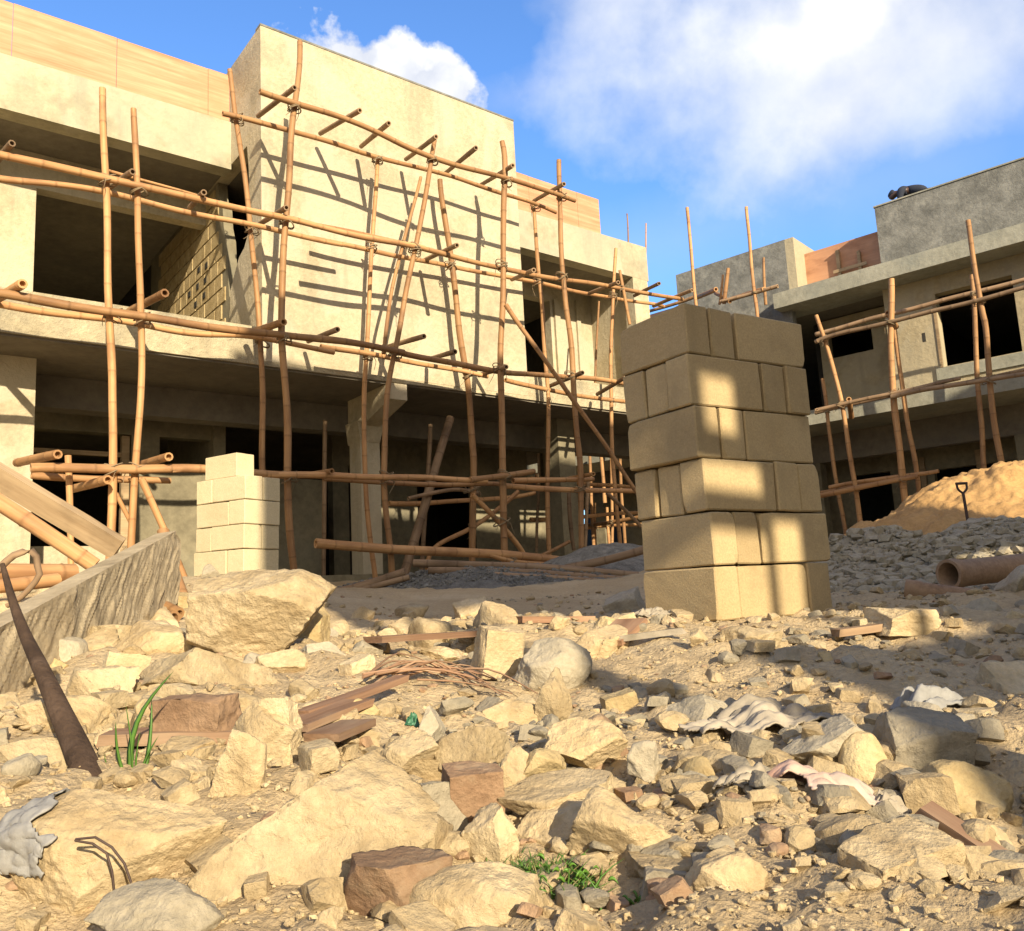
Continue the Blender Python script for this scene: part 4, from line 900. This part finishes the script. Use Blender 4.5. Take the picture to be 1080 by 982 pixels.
# ------------------------------------------------------------------ loose poles, boards and wood
def loose(name, pts, r, label, mat='bamboo', r1=None, cat='pole', group=None, **k):
    m = MB(); m.tube(pts, r, r1, seed=sum(map(ord, label)) % 999, **k); return tag(m.build(name, M[mat]), label, cat, group)
def board(name, p0, p1, w, th, label, mat='timber', side=None, cat='board', jag=.01):
    m = MB(); m.plank(p0, p1, w, th, side, seed=len(label), jag=jag); return tag(m.build(name, M[mat]), label, cat)
board('timber_beam', at_y(-50, 474, 4.9), at_y(126, 579, 5.3), .14, .06, 'wide pale timber beam sloping down behind the concrete slab', side=(.35, -.35, .75), cat='timber')
loose('bamboo_pole', [at_y(-40, 506, 4.7), at_y(45, 560, 4.8), at_y(100, 596, 4.9)], .045, 'bamboo pole sloping down below the wide timber beam on the left')
loose('bamboo_pole', [at_y(-30, 606, 4.2), at_y(80, 606, 4.6)], .055, 'thick orange bamboo lying behind the concrete slab at the left edge')
loose('bamboo_pole', [at_y(-30, 622, 4.0), at_y(60, 612, 4.4)], .035, 'thin bamboo lying behind the concrete slab under the thick one')
loose('wooden_stake', [FA.at(72, 480, .9), to_ground(FA.at(77, 600, .9))], .032, 'upright stick before the doorway at the far left', nodes=.4, cat='stake')
loose('wooden_stake', [at_y(172, 560, 5.6), at_y(178, 590, 5.5), at_y(196, 640, 5.3)], .04, 'pole leaning on the end of the concrete slab beside the cream stack', cat='stake')
for k, (a, b, r, l) in enumerate((((150, 640), (176, 656), .035, 'short bamboo offcut at the slab end, topmost of the three'), ((158, 632), (190, 648), .03, 'short bamboo offcut at the slab end, furthest back'), ((148, 656), (183, 652), .034, 'short bamboo offcut at the slab end with its hollow end facing out'))):
    loose('bamboo_offcut', [at_y(*a, 4.45 - k * .1), at_y(*b, 4.3 - k * .1)], r, l)
loose('leaning_pole', [FA.at(475, 441, -.3), to_ground(FA.at(420, 596, .5))], .062, 'thick dark pole leaning in the shade of the ground floor, centre', 'bamboo_old')
loose('leaning_pole', [FA.at(454, 448, -.6), to_ground(FA.at(443, 592, -.4))], .034, 'thin pole with a sunlit tip beside the thick leaning one', 'bamboo_old')
loose('prop_pole', [FA.at(343, 443, -1.0), to_ground(FA.at(341, 615, -1.0))], .032, 'thin grey upright pole before the dark ground floor wall left of the column', 'bamboo_old')
loose('bamboo_pole', [FA.at(333, 573, NO + .10), FA.at(420, 580, NO + .12), FA.at(540, 586, NO + .12), FA.at(672, 601, NO + .1)], .058, 'longest lying bamboo pole, crossing the foot of the left scaffold', 'bamboo')
for k, (px, Y, r, l) in enumerate((([(436, 594), (560, 598), (673, 607)], 9.35, .045, 'lying pole at the back of the bundle on the gravel heap'), ([(452, 602), (560, 604), (672, 613)], 9.2, .04, 'lying pole in the middle of the bundle on the gravel heap'), ([(512, 606), (600, 611), (672, 618)], 9.05, .036, 'lying pole at the front of the bundle on the gravel heap'), ([(470, 618), (548, 623)], 8.75, .034, 'short dark pole on the front slope of the gravel heap'), ([(474, 624), (540, 627)], 8.7, .03, 'thin short pole on the front slope of the gravel heap, lowest'), ([(300, 634), (370, 622), (428, 604)], 9.2, .05, 'pole lying on the ground by the foot of the central column'), ([(330, 637), (432, 609)], 9.0, .03, 'thin pole lying beside the foot of the central column'))):
    loose('lying_pole', [at_y(*p, Y) for p in px], r, l, 'bamboo_old')
loose('lying_pole', [at_y(594, 600, 10.6), at_y(640, 590, 10.4), at_y(690, 577, 10.2)], .05, 'pole sloping up behind the bundle towards the tall stack', 'bamboo_old')
for k, (x, y, Y) in enumerate(((520, 604, 9.27), (572, 606, 9.25), (603, 608, 9.22))):
    board('timber_offcut', at_y(x, y, Y), at_y(x + 16, y + 1, Y + .05), .10, .09, ('left', 'middle', 'right')[k] + ' one of the wooden offcuts under the long lying pole', 'bamboo_old', cat='offcut')
board('grey_board', at_y(512, 616, 8.9), at_y(562, 623, 8.7), .22, .05, 'grey board lying on the gravel heap', 'bamboo_old')
board('timber_board', at_y(615, 628, 8.6), at_y(672, 612, 8.8), .10, .03, 'pale board on the ground left of the tall stack', 'timber')
def hz(x, y, up_=.02): p = hit(x, y); return Vector((p.x, p.y, ground(p.x, p.y) + up_))
board('brown_board', hz(110, 806, .03), hz(280, 784, .03), .09, .022, 'brown board lying under the brown block in the left rubble', 'red_timber')
board('red_board', hz(306, 786, .03), hz(380, 770, .03), .08, .014, 'red brown board end left of the timber splinters', 'red_timber')
board('timber_board', hz(318, 774, .04), hz(425, 744, .04), .04, .015, 'long split plank pointing towards the squarish pale rock', 'red_timber')
board('red_board', hz(340, 806, .04), hz(378, 784, .03), .07, .014, 'short red brown board below the split plank', 'red_timber')
board('timber_board', hz(395, 702, .05), hz(512, 690, .05), .09, .02, 'dark plank lying across the sandy strip', 'red_timber')
board('timber_board', hz(640, 690, .03), hz(668, 676, .03), .12, .02, 'short red plank before the tall stack', 'red_timber')
board('timber_board', hz(545, 672, .03), hz(620, 664, .03), .16, .025, 'red brown plank in the sand left of the tall stack', 'red_timber')
board('white_batten', hz(654, 688, .03), hz(724, 680, .03), .035, .02, 'whitish batten in front of the tall stack', 'sheet')
board('timber_board', hz(880, 672, .03), hz(985, 660, .03), .06, .025, 'weathered plank in the rubble right of the tall stack', 'bamboo_old')
board('timber_beam', hz(975, 893, .02), hz(1062, 936, .015), .035, .03, 'brown timber half buried beside the rock in the front right corner', 'red_timber', cat='timber')
fr = thing('palm_frond', 'dry reddish palm frond strips lying across the middle rubble', 'palm frond', hz(460, 722))
rf = random.Random(8)
for k in range(22):
    x0 = rf.uniform(378, 470); x1 = x0 + rf.uniform(50, 120); y0 = 736 - (x0 - 378) * .16 + rf.uniform(-6, 6); y1 = 720 + max(0, x1 - 450) * .18 + rf.uniform(-6, 6)
    m = MB(); m.tube([hz(x0, y0, .03), hz((x0 + x1) / 2, (y0 + y1) / 2 - rf.uniform(2, 10), rf.uniform(.03, .06)), hz(min(x1, 572), y1, .03)], rf.uniform(.0025, .0055), .0015, seg=5, step=.04, wob=.01, nodes=0, hollow=False); m.build('strip', M['red_timber'], fr)
# dark curved stump
st = [(2, 596, 1.86), (12, 632, 1.82), (25, 668, 1.77), (44, 708, 1.70), (64, 752, 1.63), (84, 796, 1.56), (104, 850, 1.48), (108, 880, 1.45)]
m = MB(); m.tube([at_y(*p) for p in st], .005, .029, seg=16, step=.025, wob=.004, nodes=0, hollow=False); tag(m.build('dark_stump', M['rust']), 'dark brown curved stump tapering upwards, sticking out of the left rubble', 'stump')
m = MB(); m.tube([at_y(x, y, 1.95) for x, y in ((-8, 606), (13, 586), (34, 582), (38, 596), (40, 608), (22, 630), (6, 640))], .009, .006, seg=7, step=.02, wob=.004, nodes=0, hollow=False); tag(m.build('bent_twig', M['bamboo_old']), 'thin bent twig curling beside the top of the dark stump', 'twig')

# ------------------------------------------------------------------ plastic sheets, paper and scraps
def sheet(px, py, w, d, hgt, mat, label, name='plastic_sheet', cat='plastic sheet', seed=1, yaw=0, lift=.015):
    P = hit(px, py); n = 56; A = np.linspace(-.5, .5, n); U, V = np.meshgrid(A, A); U, V = U.ravel(), V.ravel(); an = np.arctan2(V, U)
    lim = .40 + .09 * fbm(np.stack([np.cos(an) * 1.6, np.sin(an) * 1.6, an * 0 + seed], 1), 4, seed)
    c, s = math.cos(yaw), math.sin(yaw); x = P.x + (U * w * c - V * d * s); y = P.y + d * .3 + (U * w * s + V * d * c)
    fo = np.abs(fbm(np.stack([U * 2.2 + V, V * 7, U * 0 + seed], 1), 4, seed + 3)); z = h_full(x, y) + lift + hgt * fo * np.clip((lim - np.hypot(U, V)) * 6, .15, 1)
    i = (np.arange(n - 1)[None, :] + n * np.arange(n - 1)[:, None]).ravel(); f = np.stack([i, i + 1, i + n + 1, i + n], 1); rr = np.hypot(U, V); f = f[(rr[f] < lim[f]).all(1)]
    m = MB(); m.add(np.stack([x, y, z], 1).tolist(), f.tolist(), None, True); o = m.build(name, M[mat])
    so = o.modifiers.new('s', 'SOLIDIFY'); so.thickness = .003
    bm = bmesh.new(); bm.from_mesh(o.data); bmesh.ops.delete(bm, geom=[v for v in bm.verts if not v.link_faces], context='VERTS'); bm.to_mesh(o.data); bm.free()
    return tag(o, label, cat)
sheet(812, 782, .34, .17, .028, 'sheet', 'crumpled white plastic sheet on the right of the rubble field', seed=2, yaw=.1)
sheet(886, 880, .20, .15, .018, 'pink_paper', 'torn pinkish white paper sack on the bare dirt', 'paper_sack', 'paper sack', 5, -.2)
sheet(796, 868, .11, .05, .02, 'sheet', 'small torn white scrap left of the pinkish paper sack', 'paper_scrap', 'paper scrap', 7, .1)
sheet(948, 886, .075, .05, .02, 'sheet', 'small whitish scrap right of the pinkish paper sack', 'paper_scrap', 'paper scrap', 8, .3)
sheet(1000, 765, .20, .14, .04, 'grey_sheet', 'grey plastic rag in the shade above the big dark boulder', 'plastic_rag', 'plastic rag', 9, .3)
sheet(690, 662, .22, .10, .05, 'sheet', 'small white plastic scrap at the left foot of the tall stack', 'plastic_scrap', 'plastic scrap', 10, .3)
sheet(583, 766, .05, .05, .05, 'blue', 'small crumpled blue plastic scrap in the middle rubble', 'plastic_scrap', 'plastic scrap', 11, 0, .05)
sheet(436, 790, .035, .03, .02, 'green_plastic', 'small green plastic scrap left of the dark three-cornered stone', 'plastic_scrap', 'plastic scrap', 12, 0, .05)
def drape():
    src = next(o for o in C.objects if o.get('label', '').startswith('long pale boulder in the front left'))
    v = np.array([x.co[:] for x in src.data.vertices]); sz = v.max(0) - v.min(0); q = v / sz
    edge = -.16 + .10 * fbm(q * 3.5, 3, 6)
    keep = (q[:, 0] < edge) & (q[:, 2] > .02 + .16 * fbm(q * 5, 2, 9)) & (q[:, 2] < .6)
    nr = np.array([x.normal[:] for x in src.data.vertices]); wv = v + nr * (.003 + .005 * np.abs(fbm(q * np.array([9., 9., 3.]), 4, 4)))[:, None]
    fs = [tuple(p.vertices) for p in src.data.polygons if all(keep[i] for i in p.vertices)]; use = sorted({i for f in fs for i in f}); mp = {a: b for b, a in enumerate(use)}
    mw = Matrix.LocRotScale(src.location, src.rotation_euler, None)
    m = MB(); m.add([mw @ Vector(wv[i]) for i in use], [tuple(mp[i] for i in f) for f in fs], None, True); o = m.build('plastic_sack', M['grey_sheet']); so = o.modifiers.new('s', 'SOLIDIFY'); so.thickness = .002
    tag(o, 'grey woven plastic sack with a blue patch draped on the front left boulder', 'plastic sack')
drape()
m = MB()
for pts in ([(80, 885), (105, 884), (128, 905), (138, 930)], [(80, 886), (108, 893), (118, 915), (121, 938)]): m.tube([at_y(x, y, 1.10) for x, y in pts], .0016, seg=5, step=.02, wob=.002, nodes=0, hollow=False)
tag(m.build('wire_loop', M['iron']), 'thin dark wire loops on the front left boulder', 'wire')

# ------------------------------------------------------------------ plants
def blade_mesh(m, base, tip, w, bend, n=9):
    base, tip = Vector(base), Vector(tip); d = tip - base; s = d.cross(fw).normalized(); pts = []
    for i in range(n + 1):
        t = i / n; c = base + d * t + Vector(bend) * math.sin(PI * t) ; ww = w * (1 - t) ** .6 * min(1, .5 + t * 3); k = fw * (-.25 * ww)
        pts += [c - s * ww, c + k, c + s * ww, c - k * .3]
    m.add(pts, [(i * 4 + q, i * 4 + (q + 1) % 4, i * 4 + 4 + (q + 1) % 4, i * 4 + 4 + q) for i in range(n) for q in range(4)] + [(3, 2, 1, 0)], None, True)
gt = thing('grass_tuft', 'tuft of long green grass blades before the brown board on the left', 'grass', at_y(142, 842, 1.55))
for tipp, bend, w in (((184, 707), (-.035, 0, .012), .0075), ((122, 760), (-.012, 0, 0), .0055), ((160, 735), (.008, 0, 0), .006), ((140, 778), (0, 0, 0), .006), ((190, 834), (0, -.02, .016), .0075), ((118, 826), (0, -.02, .012), .005), ((152, 800), (.004, 0, 0), .005), ((168, 775), (-.008, 0, .004), .0035), ((110, 795), (-.014, 0, .006), .0035), ((132, 740), (.006, 0, 0), .003), ((176, 812), (.006, -.02, .012), .004), ((148, 770), (-.006, 0, 0), .003)):
    m = MB(); blade_mesh(m, at_y(142 + random.uniform(-4, 4), 846, 1.55), at_y(*tipp, 1.55 + random.uniform(-.03, .03)), w, bend); m.build('blade', M['leaf'], gt)
def weed(px, py, Y, n, r, h, label, leaves):
    P = at_y(px, py, Y); t = thing('weed', label, 'weed', P); rnd = random.Random(px); m = MB(); md = MB()
    for k in range(n):
        b = P + Vector((rnd.gauss(0, r * .5), rnd.gauss(0, r * .4), -.01)); e = b + Vector((rnd.gauss(0, r * .5), rnd.gauss(0, r * .3), rnd.uniform(.4, 1) * h)); blade_mesh(md if k % 4 == 0 else m, b, e, rnd.uniform(.0012, .0028), (rnd.gauss(0, .012), 0, .006), 5)
    m.build('blades', M['leaf'], t)['kind'] = 'stuff'
    md.build('dry_blades', M['drygrass'], t)['kind'] = 'stuff'
    lf = MB()
    for k in range(leaves):
        b = P + Vector((rnd.gauss(r * .35, r * .45), rnd.gauss(-.01, r * .4), rnd.uniform(.2, .7) * h)); a = rnd.uniform(0, 6.3); d = Vector((math.cos(a), math.sin(a), rnd.uniform(-.3, .5))); blade_mesh(lf, b, b + d * rnd.uniform(.008, .015), rnd.uniform(.0025, .0045), (0, 0, .004), 5)
    lf.build('leaves', M['leaf2'], t)['kind'] = 'stuff'
weed(572, 956, 1.16, 620, .06, .07, 'larger green weed growing between the pale rocks at the front', 110)
weed(668, 968, 1.10, 70, .022, .030, 'small green weed at the front edge right of the larger one', 60)
weed(1078, 800, 1.9, 14, .03, .06, 'dark leafy weed at the right edge beside the big dark boulder', 26)
weed(36, 830, 1.5, 14, .05, .03, 'sparse dry grass at the left edge below the stump', 0)

# ------------------------------------------------------------------ the man on the roof
def person():
    O = FB.at(962, 206, -1.05); F_, S_ = FB.u, FB.n
    zf = O.z - .97
    base = Vector((O.x, O.y, zf)); t = bpy.data.objects.new('tmp', None)
    def P(f, s, z): return base + F_ * f + S_ * s + Vector((0, 0, z))
    def skin(name, joints, edges, mat, parent=None, sub=2):
        me = bpy.data.meshes.new(name); o0 = base; me.from_pydata([tuple(P(*j[:3]) - o0) for j in joints], [], edges) if False else me.from_pydata([tuple(P(*j[:3]) - o0) for j in joints], edges, [])
        o = bpy.data.objects.new(name, me); C.objects.link(o); o.location = (0, 0, 0) if parent else base
        md = o.modifiers.new('skin', 'SKIN'); sv = me.skin_vertices[0].data
        for k, j in enumerate(joints): sv[k].radius = (j[3], j[4] if len(j) > 4 else j[3])
        sv[0].use_root = True; md.use_smooth_shade = True
        ss = o.modifiers.new('sub', 'SUBSURF'); ss.levels = ss.render_levels = sub; me.materials.append(mat)
        if parent: o.parent = parent
        return o
    J = [(-.28, 0, .93, .13, .10), (-.12, 0, 1.02, .12, .10), (.05, 0, 1.08, .14, .10), (.16, 0, 1.10, .11, .09), (.25, 0, 1.11, .055), (.33, 0, 1.12, .075, .085), (.40, 0, 1.07, .07, .075), (.43, 0, 1.03, .05)]
    E = [(0, 1), (1, 2), (2, 3), (3, 4), (4, 5), (5, 6), (6, 7)]
    for sd in (1, -1):
        k = len(J); J += [(-.27, .09 * sd, .88, .085), (-.16, .10 * sd, .50, .058), (-.28, .10 * sd, .10, .04), (-.14, .11 * sd, .04, .038)]; E += [(0, k), (k, k + 1), (k + 1, k + 2), (k + 2, k + 3)]
        k = len(J); J += [(.14, .19 * sd, 1.05, .055), (.20, .22 * sd, .80, .042), (.30, .20 * sd, .60, .03), (.33, .20 * sd, .54, .032)]; E += [(3, k), (k, k + 1), (k + 1, k + 2), (k + 2, k + 3)]
        for q, (df, ds, ln) in enumerate(((.03, .0, .07), (.015, .018, .08), (0, .012, .085), (-.012, -.006, .075))):
            j = len(J); J += [(.34 + df * .5, .20 * sd + ds * sd, .50, .010), (.345 + df, .20 * sd + ds * sd * 1.3, .50 - ln * .7, .008)]; E += [(k + 3, j), (j, j + 1)]
        j = len(J); J += [(.36, .18 * sd, .54, .011), (.385, .175 * sd, .51, .009)]; E += [(k + 3, j), (j, j + 1)]
    body = skin('person', J, E, M['skin']); tag(body, 'man in dark clothes and cap bending over behind the roof parapet of the grey house', 'person')
    skin('shirt', [(-.30, 0, .93, .15, .12), (-.12, 0, 1.04, .15, .13), (.05, 0, 1.10, .175, .13), (.17, 0, 1.11, .14, .115), (.145, .2, 1.05, .072), (.19, .225, .85, .058), (.145, -.2, 1.05, .072), (.19, -.225, .85, .058)], [(0, 1), (1, 2), (2, 3), (3, 4), (4, 5), (3, 6), (6, 7)], M['navy'], body)
    skin('trousers', [(-.24, 0, .96, .155, .125), (-.28, .09, .86, .10), (-.17, .10, .50, .075), (-.28, .10, .14, .058), (-.28, -.09, .86, .10), (-.17, -.10, .50, .075), (-.28, -.10, .14, .058)], [(0, 1), (1, 2), (2, 3), (0, 4), (4, 5), (5, 6)], M['navy'], body)
    skin('cap', [(.31, 0, 1.17, .085, .085), (.38, 0, 1.145, .085, .085), (.47, 0, 1.09, .06, .015)], [(0, 1), (1, 2)], M['navy'], body)
    FBT = bpy.data.objects['unfinished_house.001']
    m = MB(); m.box(FB, -2.9, 4.97, -.56, -4, 6.09, zf); m.build('roof_deck', M['soffit'], FBT)
person()

# ------------------------------------------------------------------ sky, sun, camera
w = bpy.data.worlds.new('World'); bpy.context.scene.world = w; w.use_nodes = True; nt = w.node_tree; nt.nodes.clear()
out = nt.nodes.new('ShaderNodeOutputWorld'); bg = nt.nodes.new('ShaderNodeBackground'); L(nt, bg.outputs[0], out.inputs[0])
SKY = .12
sky = N(nt, 'ShaderNodeTexSky', sky_type='NISHITA'); sky.sun_disc = False; sky.sun_elevation = math.asin(-LDIR.z); sky.sun_rotation = math.atan2(-LDIR.x, -LDIR.y)
sky.air_density = 1.0; sky.dust_density = .7; sky.ozone_density = 2.0
tc = N(nt, 'ShaderNodeTexCoord'); sx = N(nt, 'ShaderNodeSeparateXYZ'); L(nt, tc.outputs['Generated'], sx.inputs[0])
def mth(op, a, b=None, c=None, clamp=False):
    n = N(nt, 'ShaderNodeMath', operation=op); n.use_clamp = clamp
    for i, v in enumerate((a, b, c)):
        if v is None: continue
        if isinstance(v, bpy.types.NodeSocket): L(nt, v, n.inputs[i])
        else: n.inputs[i].default_value = v
    return n.outputs[0]
def cloud(cdir, rw, rh, ang, scale, edge, amp, gain):
    """a cloud lump round a compass direction: distance from its middle across and up, broken by noise"""
    c = Vector(cdir).normalized(); r = Vector((c.y, -c.x, 0)).normalized(); u = r.cross(c)
    r2 = r * math.cos(ang) + u * math.sin(ang); u2 = -r * math.sin(ang) + u * math.cos(ang)
    def dot(v):
        n = N(nt, 'ShaderNodeVectorMath', operation='DOT_PRODUCT'); L(nt, tc.outputs['Generated'], n.inputs[0]); n.inputs[1].default_value = v; return n.outputs['Value']
    a = mth('DIVIDE', dot(r2), rw); b = mth('DIVIDE', dot(u2), rh)
    d = mth('SQRT', mth('ADD', mth('MULTIPLY', a, a), mth('MULTIPLY', b, b)))
    nz = tex(nt, tc.outputs['Generated'], scale, 8, .55)
    v = mth('ADD', mth('SUBTRACT', 1.0, d), mth('MULTIPLY', mth('SUBTRACT', nz, .5), amp))
    v = mth('MULTIPLY', mth('SMOOTH_MIN', mth('DIVIDE', v, edge, clamp=True), 1.0, .0), gain)
    front = mth('GREATER_THAN', dot(c), .2)
    return mth('MULTIPLY', v, front, clamp=True), nz
col = mixc(nt, 1.0, sky.outputs[0], (.76, 1.08, 1.48), 'MULTIPLY')
# warm haze added to the unseen sky round the sun, warming ambient light
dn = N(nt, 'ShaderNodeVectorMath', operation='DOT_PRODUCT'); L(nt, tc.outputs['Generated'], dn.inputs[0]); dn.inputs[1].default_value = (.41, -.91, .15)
warm_fill = mth('MULTIPLY', mth('ADD', mth('MULTIPLY', dn.outputs['Value'], 1.6), mth('SUBTRACT', tex(nt, tc.outputs['Generated'], 2.2, 6, .6), .75)), 1.2, clamp=True)
col = mixc(nt, mth('MULTIPLY', warm_fill, .8), col, (6.4, 5.2, 3.6))
clouds = [((405, 80), .10, .045, -.28, 13, .22, 2.6, 1.0), ((462, 92), .06, .036, -.35, 15, .25, 2.4, 1.0), ((880, 10), .30, .15, .10, 6, 1.0, 2.0, .97), ((875, 125), .17, .09, .3, 7, 1.1, 1.9, .9), ((1010, 40), .22, .10, -.1, 5, 1.2, 1.3, .75), ((545, 100), .10, .03, .2, 10, 1.4, 1.2, .30), ((780, 230), .4, .06, .1, 4, 2.5, 1.2, .35), ((640, -10), .10, .05, .0, 9, 1.0, 1.4, .45)]
for (px, rw, rh, ang, sc, ed, am, ga) in clouds:
    v, nz = cloud(ray(*px), rw, rh, ang, sc, ed, am, ga)
    cc = ramp(nt, nz, [(.36, (3.7, 3.9, 4.4)), (.62, (5.3, 5.3, 5.25))])
    col = mixc(nt, v, col, cc.outputs[0])
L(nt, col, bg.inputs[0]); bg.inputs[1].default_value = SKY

sd = bpy.data.lights.new('sun', 'SUN'); sd.energy = 5.0; sd.angle = R(.5); sd.color = (1.0, .86, .64)
so = bpy.data.objects.new('sun', sd); C.objects.link(so); so.rotation_euler = LDIR.to_track_quat('-Z', 'Y').to_euler()
cd = bpy.data.cameras.new('camera'); cam = bpy.data.objects.new('camera', cd); C.objects.link(cam)
cam.matrix_world = Matrix((( rt.x, up.x, -fw.x, 0), (rt.y, up.y, -fw.y, 0), (rt.z, up.z, -fw.z, 0), (0, 0, 0, 1)))
cd.sensor_fit = 'HORIZONTAL'; cd.sensor_width = 36; cd.lens = FPX / 1080 * 36; cd.clip_start = .05; cd.clip_end = 2000
sc = bpy.context.scene; sc.camera = cam
sc.view_settings.view_transform = 'Standard'; sc.view_settings.look = 'None'; sc.view_settings.gamma = 1; sc.view_settings.exposure = .84
sc.view_settings.use_curve_mapping = False
sc.cycles.max_bounces = 5; sc.cycles.diffuse_bounces = 3; sc.cycles.use_denoising = True
